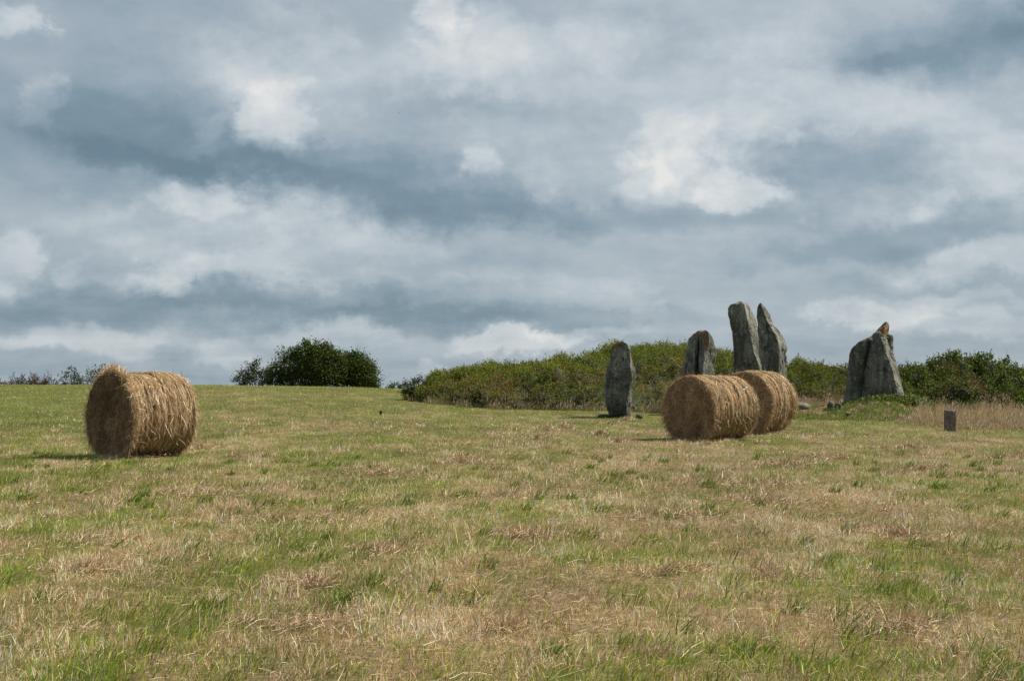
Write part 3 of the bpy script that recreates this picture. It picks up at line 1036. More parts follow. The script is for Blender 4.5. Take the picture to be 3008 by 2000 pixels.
def hay_bale(label, loc, rz, R, Lh, seed, profile, tuft=0.0, twine=False, straws=31000, sag=.075, reds=0.0, dish=.07, end_tone=.85):
    """a round bale lying on its side; local x is the axis, the end at -x faces the viewer; profile = [(s, radius factor)]"""
    e = thing("hay_bale", label, 'hay bale', loc, rz, 'round hay bales left in the meadow')
    lr = np.random.default_rng(seed)
    pr = np.array(profile)
    tw_s = np.sort(lr.uniform(-.8, .86, 11))
    tw_s = np.linspace(-.78, .84, 11) + lr.normal(0, .045, 11)
    tw_d = lr.uniform(.2, 1.5, 11)

    def rad(s, th):
        """radius at axial position s (-1..1) and angle th (0 = +y, pi/2 = up)"""
        r = R * np.interp(s, pr[:, 0], pr[:, 1])
        P = np.stack([s * Lh * 1.3, np.cos(th) * R * 1.2, np.sin(th) * R * 1.2], -1).reshape(-1, 3) + seed
        r = r + (fbm(P * 1.7, 3) * .05 + fbm(P * np.array([5.0, 1.2, 1.2]), 3) * .028).reshape(np.shape(s)) * R
        g = np.zeros_like(s)
        for t, dd in zip(tw_s, tw_d):                       # the twine draws the hay in along narrow rings
            g = g + dd * np.exp(-((s - t - .02 * np.sin(th * 2 + t * 40)) / .034) ** 2)
        r = r - np.clip(g, 0, 1.5) * R * .06
        # flattened where it stands on the ground
        return r

    def pos(s, th, r):
        z = np.sin(th) * r
        z = np.where(z < 0, z * (1 - sag * np.abs(np.sin(th))), z)
        return np.stack([s * Lh, np.cos(th) * r, z + R * (1 - sag)], -1)

    nt, ns = 180, 96
    S, T = np.meshgrid(np.linspace(-1, 1, ns), np.linspace(0, 2 * np.pi, nt, endpoint=False), indexing='ij')
    V = pos(S, T, rad(S, T)).reshape(-1, 3)
    i = np.arange(ns - 1)[:, None] * nt
    j = np.arange(nt)[None, :]
    F = np.stack([i + j, i + nt + j, i + nt + (j + 1) % nt, i + (j + 1) % nt], -1).reshape(-1, 4)
    base = np.array([.30, .195, .095]) * np.array([1 + reds, 1, 1 - reds])
    C = base * .8 * (1 + .5 * fbm(V * 2 + seed, 3))[:, None]
    new_obj("rolled_side", V, [F], M_BALE, e, np.clip(C, .02, .8), True)
    # the two ends: dished spirals of layered hay
    for sgn in (-1, 1):
        q = np.linspace(1, .0, 46)
        Q, T = np.meshgrid(q, np.linspace(0, 2 * np.pi, nt, endpoint=False), indexing='ij')
        r = rad(np.full(T.shape, sgn * 1.0), T) * Q
        spiral = np.sin((Q * 13 + T / (2 * np.pi)) * 2 * np.pi)
        P = np.stack([Q * np.cos(T), Q * np.sin(T), np.full(T.shape, seed + sgn)], -1).reshape(-1, 3)
        bulge = dish * (1 - Q ** 3) + .004 * spiral + (fbm(P * np.array([3.4, 1.3, 1.0]), 4) * .17 * (1 - Q ** 6).ravel() + fbm(P * 9, 3) * .03).reshape(Q.shape)
        V = pos(np.full(T.shape, sgn * 1.0), T, r)
        V[..., 0] += sgn * bulge
        V = V.reshape(-1, 3)
        i = np.arange(len(q) - 1)[:, None] * nt
        F = np.stack([i + j, i + nt + j, i + nt + (j + 1) % nt, i + (j + 1) % nt], -1).reshape(-1, 4)
        if sgn > 0:
            F = F[:, ::-1]
        C = base * .75 * end_tone * (1 + .55 * fbm(V * 3 + seed, 3))[:, None]  # end hay is browner, and darkened further for shade between the straws
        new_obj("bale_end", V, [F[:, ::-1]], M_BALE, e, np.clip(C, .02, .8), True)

    # straws over the side: mostly wound round the bale, some sticking out
    H = Soup()

    def streak(s, th, k=9.0):
        return (1 + .75 * fbm(np.stack([s * k, th * 1.3, np.full_like(s, seed * 1.7)], 1), 3))[:, None]

    def straw(P, D, Nn, length, width, bend, col, seg=2):
        """ribbons from P along D, bending along Nn"""
        W = np.cross(D, Nn)
        W = W / (np.linalg.norm(W, axis=1)[:, None] + 1e-6)
        a = lr.normal(0, .6, len(P))[:, None]
        W = W * np.cos(a) + Nn * np.sin(a)
        rows = []
        for k in range(seg + 1):
            t = k / seg
            c = P + D * (length * t)[:, None] + Nn * (bend * t * t)[:, None]
            if k < seg:
                hw = (width * (1 - .3 * t) * .5)[:, None]
                rows += [c - W * hw, c + W * hw]
            else:
                rows.append(c)
        nv = 2 * seg + 1
        V = np.stack(rows, 1).reshape(-1, 3)
        o = (np.arange(len(P)) * nv)[:, None]
        F = [np.concatenate([o + np.array([[2 * k, 2 * k + 1, 2 * k + 3, 2 * k + 2]]) for k in range(seg - 1)])] if seg > 1 else []
        F.append(o + np.array([[2 * seg - 2, 2 * seg - 1, 2 * seg]]))
        H.add(V, F, np.repeat(col, nv, 0))

    def cols(n, w=(.40, .28, .2, .12)):
        i = lr.choice(4, n, p=w)
        c = 1.12 * np.array(HAY)[i] * lr.uniform(.62, 1.38, (n, 1))
        return np.clip(c * np.array([1 + reds, 1, 1 - reds]), .02, .85)

    n = straws
    s = lr.uniform(-1, 1, n)
    th = lr.uniform(0, 2 * np.pi, n)
    # few straws bridge the twine grooves
    gap = np.min(np.abs(s[:, None] - tw_s[None, :] - .02 * np.sin(th[:, None] * 2 + tw_s[None, :] * 40)), 1)
    ok = (gap > .034) | (lr.random(n) < .30)
    s, th = s[ok], th[ok]
    n = len(s)
    r = rad(s, th)
    P = pos(s, th, r - .008)
    Nn = np.stack([np.zeros(n), np.cos(th), np.sin(th)], 1)
    Tn = np.stack([np.zeros(n), -np.sin(th), np.cos(th)], 1) * np.where(lr.random(n) < .5, -1, 1)[:, None]
    ax = np.array([1.0, 0, 0])
    phi = lr.normal(0, .20, n) + lr.normal(0, .5, n) * (lr.random(n) < .2)
    lift = np.abs(lr.normal(.03, .06, n))
    D = Tn * np.cos(phi)[:, None] + ax * np.sin(phi)[:, None] + Nn * lift[:, None]
    ln = lr.gamma(5, .030, n).clip(.05, .34)
    straw(P, D, Nn, ln, lr.uniform(.003, .0062, n), -ln * ln * .5 - ln * .05, cols(n) * streak(s, th))
    # a few broad pale stalks lying across the rest
    k = lr.random(n) < .006
    m = int(k.sum())
    D2 = D[k] + lr.normal(0, .5, (m, 3))
    D2 = D2 - Nn[k] * np.sum(D2 * Nn[k], 1)[:, None] * .7
    D2 /= np.linalg.norm(D2, axis=1)[:, None]
    l2 = lr.uniform(.10, .30, m)
    straw(P[k] + Nn[k] * .014, D2, Nn[k], l2, lr.uniform(.006, .011, m), -l2 * l2 * .5, cols(m, (.1, .35, .15, .4)))
    # long strands that hang loose, drooping
    n = straws // 40
    s, th = lr.uniform(-1, 1, n), lr.uniform(0, 2 * np.pi, n)
    P = pos(s, th, rad(s, th))
    Nn = np.stack([np.zeros(n), np.cos(th), np.sin(th)], 1)
    D = Nn * lr.uniform(.2, .6, n)[:, None] + lr.normal(0, .5, (n, 3)) + np.array([0, 0, -.45])
    D /= np.linalg.norm(D, axis=1)[:, None]
    out = np.sum(D * Nn, 1)
    D = D + Nn * np.maximum(0, .12 - out)[:, None]
    ln = lr.gamma(4, .032, n).clip(.06, .28)
    straw(P, D, np.tile([0, 0, -1.0], (n, 1)), ln, lr.uniform(.003, .0062, n), ln * .25, cols(n, (.25, .35, .1, .3)))
    # frayed rims, both ends, fanning outwards
    for sgn, amount in ((-1, 1.0), (1, 1.7)):
        n = int(straws * .05 * amount)
        th = lr.uniform(0, 2 * np.pi, n)
        s = sgn * (1 - np.abs(lr.normal(0, .035, n)))
        P = pos(s, th, rad(s, th) * lr.uniform(.93, 1.0, n))
        Nn = np.stack([np.zeros(n), np.cos(th), np.sin(th)], 1)
        Tn = np.stack([np.zeros(n), -np.sin(th), np.cos(th)], 1)
        D = Nn * lr.uniform(.05, .5, n)[:, None] + ax * (sgn * lr.uniform(.0, .8, n))[:, None] + Tn * lr.normal(0, .7, n)[:, None] + np.array([0, 0, -.12])
        D /= np.linalg.norm(D, axis=1)[:, None]
        ln = lr.gamma(4, .025, n).clip(.04, .22)
        straw(P, D, np.tile([0, 0, -1.0], (n, 1)), ln, lr.uniform(.003, .0062, n), ln * .2, cols(n))
    # the ends: tangled, swirling and drooping
    for sgn in (-1, 1):
        n = straws // 2 if sgn < 0 else straws // 8
        q, th = np.sqrt(lr.random(n)), lr.uniform(0, 2 * np.pi, n)
        r = rad(np.full(n, sgn * 1.0), th) * q
        P = pos(np.full(n, sgn * 1.0), th, r)
        Pn = np.stack([q * np.cos(th), q * np.sin(th), np.full(n, seed + sgn)], 1)
        P[:, 0] += sgn * (dish * (1 - q ** 3) + fbm(Pn * np.array([3.4, 1.3, 1.0]), 4) * .17 * (1 - q ** 6) + fbm(Pn * 9, 3) * .03)
        Nn = np.tile([sgn * 1.0, 0, 0], (n, 1))
        Tn = np.stack([np.zeros(n), -np.sin(th), np.cos(th)], 1) * np.where(lr.random(n) < .5, -1, 1)[:, None]
        Rn = np.stack([np.zeros(n), np.cos(th), np.sin(th)], 1)
        D = Tn * lr.normal(.35, .6, n)[:, None] + Rn * lr.normal(0, .6, n)[:, None] + Nn * np.abs(lr.normal(.05, .09, n))[:, None] + np.array([0, 0, -.6])
        D /= np.linalg.norm(D, axis=1)[:, None]
        ln = lr.gamma(5, .040, n).clip(.06, .45)
        straw(P, D, Nn, ln, lr.uniform(.003, .0062, n), -ln * .08, cols(n, (.36, .10, .52, .02)) * np.array([end_tone, end_tone * .97, end_tone * .93]) * (1 + 1.1 * fbm(Pn * np.array([4.5, 1.2, 1.0]) + 3, 3))[:, None].clip(.4, 1.8))  # brown end hay, with shade of the hollows painted in as darker streaks
    # a wisp of hay thrown up on the near top edge
    if tuft:
        n = 1500
        th = lr.normal(np.pi / 2 + .0, .42, n)
        s = np.clip(lr.normal(-.93, .07, n), -1, 1)
        up = np.abs(lr.normal(0, 1, n))
        P = pos(s, th, rad(s, th) + lr.random(n) ** 1.6 * tuft * np.exp(-((th - np.pi / 2 - .05) / .42) ** 2))
        D = np.stack([lr.normal(.15, .45, n), lr.normal(-.1, .55, n), lr.uniform(.1, 1.0, n)], 1)
        D /= np.linalg.norm(D, axis=1)[:, None]
        ln = lr.gamma(4, .034, n).clip(.05, .32)
        straw(P, D, np.tile([0, 0, -1.0], (n, 1)), ln, lr.uniform(.003, .0062, n), ln * .15, cols(n))
    # hay shed on the ground along the foot
    n = 1500
    s, yy = lr.uniform(-1.15, 1.25, n), lr.normal(0, .42, n) * R
    P = np.stack([s * Lh, yy, np.zeros(n)], 1)
    c_, s_ = math.cos(rz), math.sin(rz)
    wx, wy = loc[0] + c_ * P[:, 0] - s_ * P[:, 1], loc[1] + s_ * P[:, 0] + c_ * P[:, 1]
    P[:, 2] = ground_z(wx, wy) - loc[2] + lr.uniform(.0, .06, n)
    D = np.stack([lr.normal(0, 1, n), lr.normal(0, 1, n), np.abs(lr.normal(0, .3, n))], 1)
    D /= np.linalg.norm(D, axis=1)[:, None]
    ln = lr.gamma(4, .035, n).clip(.05, .3)
    straw(P, D, np.tile([0, 0, -1.0], (n, 1)), ln, lr.uniform(.003, .0062, n), ln * .15, cols(n))
    o = H.build("loose_straw", M_STRAW, e)
    o['kind'] = 'stuff'
    # rings of baler twine lying in the grooves
    t = np.linspace(0, 2 * np.pi, 97)[:-1]
    for k in range(1, len(tw_s), 2):
        sv = tw_s[k] + .02 * np.sin(t * 2 + tw_s[k] * 40)
        c = pos(sv, t, rad(sv, t) + .006)
        nn = np.stack([np.zeros(96), np.cos(t), np.sin(t)], 1)
        ring = []
        for a in (0, 2.09, 4.19):
            ring.append(c + ax * math.cos(a) * .005 + nn * math.sin(a) * .005)
        V = np.stack(ring, 1).reshape(-1, 3)
        i = np.arange(96)[:, None] * 3
        i2 = ((np.arange(96) + 1) % 96)[:, None] * 3
        jj = np.arange(3)[None, :]
        F = np.stack([i + jj, i2 + jj, i2 + (jj + 1) % 3, i + (jj + 1) % 3], -1).reshape(-1, 4)
        new_obj("twine", V, [F], M_TWINE_STRAW, e)
    if twine:
        # a torn end of pale blue twine on the sunny side
        t = np.linspace(0, 1, 14)
        th = np.full(14, np.radians(-180 + 147 + 0)) * 0 + np.radians(180 - 140)
        th = np.radians(180 + 0) * np.ones(14)
        th = np.radians(142 + 0) * np.ones(14) + .03 * np.sin(t * 5)
        sv = .52 + t * .24
        c = pos(sv, th, rad(sv, th) + .03)
        W = np.stack([np.zeros(14), -np.sin(th), np.cos(th)], 1)
        V = np.concatenate([c - W * .012, c + W * .012])
        i = np.arange(13)
        F = np.stack([i, i + 1, i + 15, i + 14], 1)
        o = new_obj("torn_twine", V, [F], M_TWINE, e)
        o['label'] = "torn end of pale blue twine"
    return e


M_TWINE_STRAW = simple_noise_material("faded twine", [(0.3, (0.20, 0.15, 0.09)), (0.7, (0.34, 0.27, 0.17))], 40, bump=0)

# the axis runs away to the right from the visible end
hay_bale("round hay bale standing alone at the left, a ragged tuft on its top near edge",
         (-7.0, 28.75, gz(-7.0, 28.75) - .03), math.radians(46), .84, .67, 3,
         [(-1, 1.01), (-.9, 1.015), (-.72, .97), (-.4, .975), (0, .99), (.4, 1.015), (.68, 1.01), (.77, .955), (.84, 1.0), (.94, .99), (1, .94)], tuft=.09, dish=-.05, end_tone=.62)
hay_bale("front hay bale of the touching pair at right, its round end towards the camera",
         (4.82, 36.9, gz(4.82, 36.9) - .02), math.radians(43), .82, .80, 11,
         [(-1, .98), (-.9, 1.0), (-.5, 1.0), (0, 1.0), (.5, 1.0), (.8, 1.0), (.95, .985), (1, .95)], twine=True, reds=.0)
hay_bale("rear hay bale of the touching pair at right, mostly hidden by the front one",
         (6.60, 41.0, gz(6.60, 41.0) + .0), math.radians(54), .87, .72, 19,
         [(-1, .97), (-.9, 1.0), (-.5, 1.0), (.1, 1.01), (.5, 1.0), (.8, 1.0), (.95, .985), (1, .95)], reds=.0)


# ------------------------------------------------------------------ stone marker post
def marker():
    x, y = (2789 - 1504) / FPX * 44.0, 44.0
    w, d, h = .30, .22, .575
    bev = .018
    n = 8
    rows = []
    zs = [-.15] + list(np.linspace(0, h - bev, 14)) + [h - .005, h]
    for z in zs:
        ins = 0 if z <= h - bev else (bev if z >= h else bev * .45)
        pts = []
        for cx, cy, a0 in ((1, 1, 0), (-1, 1, 90), (-1, -1, 180), (1, -1, 270)):
            for a in (0, 45, 90):
                t = math.radians(a0 + a)
                pts.append((cx * (w / 2 - bev) + (bev - ins * .9) * math.cos(t) - cx * 0, cy * (d / 2 - bev) + (bev - ins * .9) * math.sin(t), z))
        rows.append(pts)
    V = np.array(rows)
    V[:, :, :] += (fbm(V.reshape(-1, 3) * 9 + 3, 3) * .008).reshape(V.shape[0], -1)[..., None]
    nn = V.shape[1]
    i = np.arange(len(rows) - 1)[:, None] * nn
    j = np.arange(nn)[None, :]
    F = np.stack([i + j, i + (j + 1) % nn, i + nn + (j + 1) % nn, i + nn + j], -1).reshape(-1, 4)
    cap = (np.arange(nn) + (len(rows) - 1) * nn)[None, :]
    o = new_obj("marker_post", V.reshape(-1, 3), [F, cap], M_POST)
    o.location = (x, y, EYE + (HZ - 1263) / FPX * y)
    o.rotation_euler = (0, math.radians(.5), math.radians(6))
    tag(o, "short square reddish-grey marker post in front of the tall dry grass", 'marker post')


marker()


# ------------------------------------------------------------------ bushes
def leaves(S, P, size, cols, up=.35, spread=1.0, aspect=.55):
    """leaf-sized diamonds at points P, randomly turned"""
    n = len(P)
    D = rng.normal(size=(n, 3)) * spread
    D[:, 2] += up
    D /= np.linalg.norm(D, axis=1)[:, None]
    A = rng.normal(size=(n, 3))
    W = np.cross(D, A)
    W /= np.linalg.norm(W, axis=1)[:, None] + 1e-6
    Nn = np.cross(D, W)
    l = (size * rng.uniform(.7, 1.35, n))[:, None]
    w = l * aspect * .5
    a = P
    b = P + D * l * .5 + W * w - Nn * l * .08
    c = P + D * l
    d = P + D * l * .5 - W * w - Nn * l * .08
    V = np.stack([a, b, c, d], 1).reshape(-1, 3)
    o = (np.arange(n) * 4)[:, None]
    S.add(V, [o + np.array([[0, 1, 2]]), o + np.array([[0, 2, 3]])], np.repeat(cols, 4, 0))


def sprigs(S, P, N_, height, nl, size, colfun, up=.3):
    """each point grows a sprig of nl leaves along a stem that leans with the surface normal"""
    n = len(P)
    D = N_ * .7 + rng.normal(0, .33, (n, 3)) + np.array([0.06, 0, .55])
    D /= np.linalg.norm(D, axis=1)[:, None]
    t = np.tile(np.linspace(.12, 1, nl), (n, 1)) + rng.normal(0, .05, (n, nl))
    L_ = P[:, None, :] + D[:, None, :] * (height[:, None] * t)[..., None] + rng.normal(0, size * .55, (n, nl, 3)) * (1.25 - t)[..., None]
    c = colfun(P)
    c = np.repeat(c, nl, 0) * rng.uniform(.82, 1.18, (n * nl, 1))
    leaves(S, L_.reshape(-1, 3), size, np.clip(c, .005, .6), up)


def outline_bank(name, label, cat, outline, d_top, d_base, base_rows, thick, n_sprig, colfun, size=.058, seed=0, lump=.38, nl=12, sprig_h=(.10, .28), power=.62, cut=0.0):
    """a bank of brush: a ridge whose height follows an outline [(px,row)] at distance d_top, sloping down to its foot at d_base on the near side"""
    o_ = np.array(outline, float)
    u = (o_[:, 0] - 1504) / FPX
    X = u * d_top
    Zt = EYE + (HZ - o_[:, 1]) / FPX * d_top
    x0, x1 = X[0], X[-1]

    def surf(x, s):
        """s: 0 = near foot, 1 = ridge, 2 = far foot"""
        zt = np.interp(x, X, Zt)
        db = np.interp(x, X, np.interp(o_[:, 0], [p for p, _ in base_rows], [r for _, r in base_rows]))
        dt = np.interp(x, X, np.linspace(d_top, d_top, len(X)))
        y = np.where(s <= 1, db + (dt - db) * s, dt + thick * (s - 1))
        xx = x * np.where(s <= 1, y / dt, 1.0)
        g = ground_z(xx, y)
        prof = np.where(s <= 1, np.sin(np.clip(s, 0, 1) * np.pi / 2) ** power, np.cos(np.clip(s - 1, 0, 1) * np.pi / 2) ** .8)
        z = g + np.maximum(zt - lump * .75 - .17 - g, .15) * prof
        P = np.stack([xx, y, z], 1)
        return P

    nx, ns = 150, 60
    gx, gs = np.meshgrid(np.linspace(x0, x1, nx), np.concatenate([np.linspace(0, 1, 42), np.linspace(1, 2, 19)[1:]]))
    ns = gs.shape[0]
    P = surf(gx.ravel(), gs.ravel())

    def bump(P):
        return lump * (1.0 * fbm(P * .6 + seed, 2) - .25 + 2.6 * np.abs(perlin(P * np.array([.9, .7, 1.2]) + seed * 2)) + .7 * np.abs(perlin(P * 2.3 + seed)))

    G = P.reshape(ns, nx, 3)
    du, dv = np.gradient(G, axis=1), np.gradient(G, axis=0)
    Nn = np.cross(du.reshape(-1, 3), dv.reshape(-1, 3))
    Nn /= np.linalg.norm(Nn, axis=1)[:, None] + 1e-9
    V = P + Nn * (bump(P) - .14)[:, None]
    i = np.arange(ns - 1)[:, None] * nx
    j = np.arange(nx - 1)[None, :]
    F = np.stack([i + j, i + j + 1, i + nx + j + 1, i + nx + j], -1).reshape(-1, 4)
    cx = float((V[:, 0].min() + V[:, 0].max()) / 2)
    cy = float(V[:, 1].min())
    loc = (cx, cy, gz(cx, cy))
    e = thing(name, label, cat, loc)
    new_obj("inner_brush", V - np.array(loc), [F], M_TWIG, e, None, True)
    # sprigs all over it
    n = n_sprig
    x = rng.uniform(x0, x1, n)
    s = np.where(rng.random(n) < .9, rng.random(n) ** .9 * 1.05, rng.uniform(1, 1.8, n))
    fx = (x - x0) / (x1 - x0) * (nx - 1)
    sv = gs[:, 0]
    fs = np.interp(s, sv, np.arange(ns))
    idx = np.clip(np.round(fs).astype(int), 0, ns - 1) * nx + np.clip(np.round(fx).astype(int), 0, nx - 1)
    P = surf(x, s)
    N2 = Nn[idx]
    b = bump(P)
    P = P + N2 * (b + rng.uniform(-.16, .03, n))[:, None]
    hs = rng.uniform(*sprig_h, n) * (1 + .6 * (rng.random(n) < .05))
    S = Soup()
    keep = rng.random(n) > cut * smooth(.05, -.25, fbm(P * 1.3 + 70, 2)) + .75 * smooth(.02, -.12, b / lump + .05)
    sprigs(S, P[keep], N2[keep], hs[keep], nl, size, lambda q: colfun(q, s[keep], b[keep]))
    o = S.build("foliage", M_LEAF, e, offset=loc)
    return e


def bank_col(P, s, b):
    n = len(P)
    c = pick([(.14, .185, .03), (.20, .24, .045), (.25, .265, .055), (.115, .15, .03)], n, [.32, .34, .18, .16], .14)
    c = c * np.array([1.0, .96, .8]) * (.78 + .85 * np.clip(b, -.1, .6))[:, None]        # domes lighter, hollows darker: lit tops painted into the colour, plus fresh growth
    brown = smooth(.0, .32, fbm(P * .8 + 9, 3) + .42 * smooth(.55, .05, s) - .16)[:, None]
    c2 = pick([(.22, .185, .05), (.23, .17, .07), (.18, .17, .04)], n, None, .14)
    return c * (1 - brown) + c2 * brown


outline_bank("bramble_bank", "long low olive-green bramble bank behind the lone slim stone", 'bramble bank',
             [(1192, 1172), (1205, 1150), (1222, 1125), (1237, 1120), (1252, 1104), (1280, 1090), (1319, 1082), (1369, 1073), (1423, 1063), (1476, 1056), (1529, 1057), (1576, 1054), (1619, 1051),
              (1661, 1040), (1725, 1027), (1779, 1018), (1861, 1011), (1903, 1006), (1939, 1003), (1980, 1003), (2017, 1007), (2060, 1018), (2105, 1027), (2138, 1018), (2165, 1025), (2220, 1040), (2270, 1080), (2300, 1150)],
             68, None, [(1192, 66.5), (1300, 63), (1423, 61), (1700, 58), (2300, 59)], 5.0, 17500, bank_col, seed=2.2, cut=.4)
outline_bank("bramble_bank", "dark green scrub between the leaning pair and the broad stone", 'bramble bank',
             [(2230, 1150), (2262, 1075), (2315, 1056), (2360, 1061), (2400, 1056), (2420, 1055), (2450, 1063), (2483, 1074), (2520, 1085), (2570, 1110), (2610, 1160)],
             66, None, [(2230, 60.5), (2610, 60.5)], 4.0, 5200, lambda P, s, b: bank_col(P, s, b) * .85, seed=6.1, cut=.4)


def right_col(P, s, b):
    n = len(P)
    c = pick([(.065, .098, .016), (.098, .135, .022), (.145, .175, .03), (.055, .08, .016)], n, [.35, .3, .17, .18], .14)
    brown = smooth(.05, .32, fbm(P * .7 + 33, 3) + .28 * np.exp(-((P[:, 0] - 17.2) / 1.3) ** 2) * smooth(.95, .5, s) - .16)[:, None]
    c2 = pick([(.15, .105, .05), (.17, .125, .065), (.12, .10, .045)], n, None, .14)
    return c * (1 - brown) + c2 * brown


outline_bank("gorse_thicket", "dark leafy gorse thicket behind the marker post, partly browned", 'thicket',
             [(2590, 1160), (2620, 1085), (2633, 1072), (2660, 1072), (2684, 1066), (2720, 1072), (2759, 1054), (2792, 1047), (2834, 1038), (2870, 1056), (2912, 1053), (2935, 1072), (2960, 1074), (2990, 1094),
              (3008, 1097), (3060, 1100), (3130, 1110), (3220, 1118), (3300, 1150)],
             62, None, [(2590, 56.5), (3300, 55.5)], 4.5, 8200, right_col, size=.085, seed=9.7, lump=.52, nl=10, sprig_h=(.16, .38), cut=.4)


# ------------------------------------------------------------------ trees on the crest
def tube(S, a, b, r0, r1, col, k=6):
    a, b = np.array(a, float), np.array(b, float)
    t = (b - a) / (np.linalg.norm(b - a) + 1e-9)
    h = np.array([0, 0, 1.0]) if abs(t[2]) < .9 else np.array([1.0, 0, 0])
    p = np.cross(t, h)
    p /= np.linalg.norm(p)
    q = np.cross(t, p)
    ang = np.linspace(0, 2 * np.pi, k, endpoint=False)
    ring = np.cos(ang)[:, None] * p + np.sin(ang)[:, None] * q
    V = np.concatenate([a + ring * r0, b + ring * r1])
    i = np.arange(k)
    S.add(V, [np.stack([i, (i + 1) % k, k + (i + 1) % k, k + i], 1)], np.tile(col, (2 * k, 1)))


def tree(name, label, cat, x, y, crowns, n_leaf, leaf, cols, stems, seed, bare=False, group=None):
    """crowns: [(dx, dz, rx, rz)] lobes; stems: limbs climb into each lobe"""
    lr = np.random.default_rng(seed)
    zg = gz(x, y)
    e = thing(name, label, cat, (x, y, zg), 0, group)
    T, S = Soup(), Soup()
    bark = np.array([.09, .075, .06])
    tips = []
    for (dx, dz, rx, rz_) in crowns:
        for _ in range(stems):
            p = np.array([dx * .35 + lr.normal(0, .15), lr.normal(0, .3), -.15])
            tgt = np.array([dx + lr.normal(0, rx * .4), lr.normal(0, rx * .35), dz + lr.normal(0, rz_ * .4)])
            r = .10 * min(1, rz_ / 1.2)
            seg = 4
            for k in range(seg):
                nx_ = p + (tgt - p) / (seg - k) + lr.normal(0, .10, 3) * (k < seg - 1)
                tube(T, p, nx_, r, r * .74, bark)
                if k >= 1:
                    for _ in range(3):
                        q = nx_ + lr.normal(0, 1, 3) * np.array([rx, rx, rz_]) * .45 + np.array([0, 0, .12 * rz_])
                        mid = (nx_ + q) / 2 + lr.normal(0, .06, 3)
                        tube(T, nx_, mid, max(r * .4, .024 * bare), max(r * .25, .020 * bare), bark, 4)
                        tube(T, mid, q, max(r * .25, .020 * bare), max(r * .08, .016 * bare), bark, 4)
                        for _ in range(3):
                            q2 = q + lr.normal(0, .22, 3) * np.array([rx, rx, rz_]) + np.array([0, 0, .08])
                            tube(T, q, q2, max(r * .10, .016 * bare), max(r * .04, .010 * bare), bark, 3)
                            tips.append(q2)
                p, r = nx_, r * .74
    T.build("trunk", M_BARK, e)
    if n_leaf:
        # leaf clumps spread through and over the lobes
        P = []
        per = 26
        for (dx, dz, rx, rz_) in crowns:
            share = rx * rz_ / sum(c[2] * c[3] for c in crowns)
            nc = max(6, int(n_leaf * share / per))
            D = lr.normal(size=(nc, 3))
            D /= np.linalg.norm(D, axis=1)[:, None]
            rr = lr.uniform(.42, 1.03, nc) ** .6 * (1 + .30 * fbm(D * 2.2 + seed + dx, 3))
            cen = np.array([dx, 0, dz]) + D * rr[:, None] * np.array([rx, rx * .8, rz_])
            cen = cen[cen[:, 2] > .02]
            sz = lr.uniform(.14, .34, len(cen)) * min(1, rz_ / 1.0)
            sp = lr.normal(size=(len(cen), per, 3)) * sz[:, None, None] * np.array([1, 1, .75])
            P.append((cen[:, None, :] + sp).reshape(-1, 3))
            # long shoots breaking the outline
            for _ in range(int(7 * rx)):
                a = lr.uniform(.0, np.pi)
                st = np.array([dx + rx * .9 * math.cos(a), lr.normal(0, .4), dz + rz_ * .9 * math.sin(a)])
                dr = np.array([math.cos(a) * .6 + lr.normal(0, .3), lr.normal(0, .2), .7])
                dr /= np.linalg.norm(dr)
                t = np.linspace(0, lr.uniform(.3, .75) * min(1, rz_), 14)
                P.append(st + dr * t[:, None] + lr.normal(0, .05, (14, 3)))
        P = np.concatenate(P)
        P = P[P[:, 2] > -.1]
        leaves(S, P, leaf, pick(cols, len(P), None, .18), .1)
        S.build("crown", M_LEAF, e)
    return e


TREE = [(.055, .082, .016), (.075, .11, .02), (.10, .13, .026), (.045, .065, .015)]


def at(px, d):
    return (px - 1504) / FPX * d


m125 = 125 / FPX
# crest row of the trees is about 1133: heights are measured from the ground behind the crest
tree("tree", "large dark round-topped tree on the crest, tallest of the left clump", 'tree', at(919, 112), 112,
     [(0.2, 2.1, 1.75, 1.35), (-1.6, 1.7, 1.2, 1.15), (.9, 1.2, 1.6, 1.1), (-.6, .9, 1.8, .9), (.2, 2.6, .7, .6), (-.35, 3.1, .36, .55), (1.0, 2.95, .34, .55), (-1.5, 2.6, .35, .4), (1.6, 2.2, .75, .7), (-2.6, .75, .8, .7)], 21000, .15, TREE, 2, 5, group='trees on the crest')
tree("tree", "lower dark spreading tree joined to the tallest tree's right side", 'tree', at(1041, 113), 113,
     [(0, 1.75, 1.35, 1.05), (.55, 1.0, 1.2, .95), (-.4, .8, 1.2, .8), (-.3, 2.1, .8, .7), (.75, .35, 1.1, .4)], 13500, .15, TREE, 2, 9, group='trees on the crest')
tree("tree", "small open leaning tree just left of the tallest tree", 'tree', at(745, 114), 114,
     [(-.05, 1.0, .8, .8), (-.9, .65, .6, .55), (.15, 1.75, .38, .5), (1.0, .85, .6, .7), (1.4, 1.3, .4, .5)], 3400, .13, [(.05, .068, .02), (.07, .088, .03), (.09, .10, .04)], 2, 14, group='trees on the crest')
tree("shrub", "sparse leafy shrub beyond the crest, partly hidden by the lone bale", 'shrub', at(210, 116), 116,
     [(0, .65, .8, .75), (-.1, 1.25, .45, .5), (-.8, .35, .5, .45), (.9, .55, .55, .6)], 1500, .12, [(.05, .068, .02), (.07, .088, .03)], 3, 21, group='shrubs along the crest')
tree("shrub", "taller thin shrub rising directly behind the lone bale's tuft", 'shrub', at(272, 117), 117,
     [(0, .8, .55, .8), (.3, 1.4, .5, .5), (1.1, 1.5, .6, .45)], 900, .12, [(.05, .068, .02), (.07, .088, .03)], 3, 25, group='shrubs along the crest')
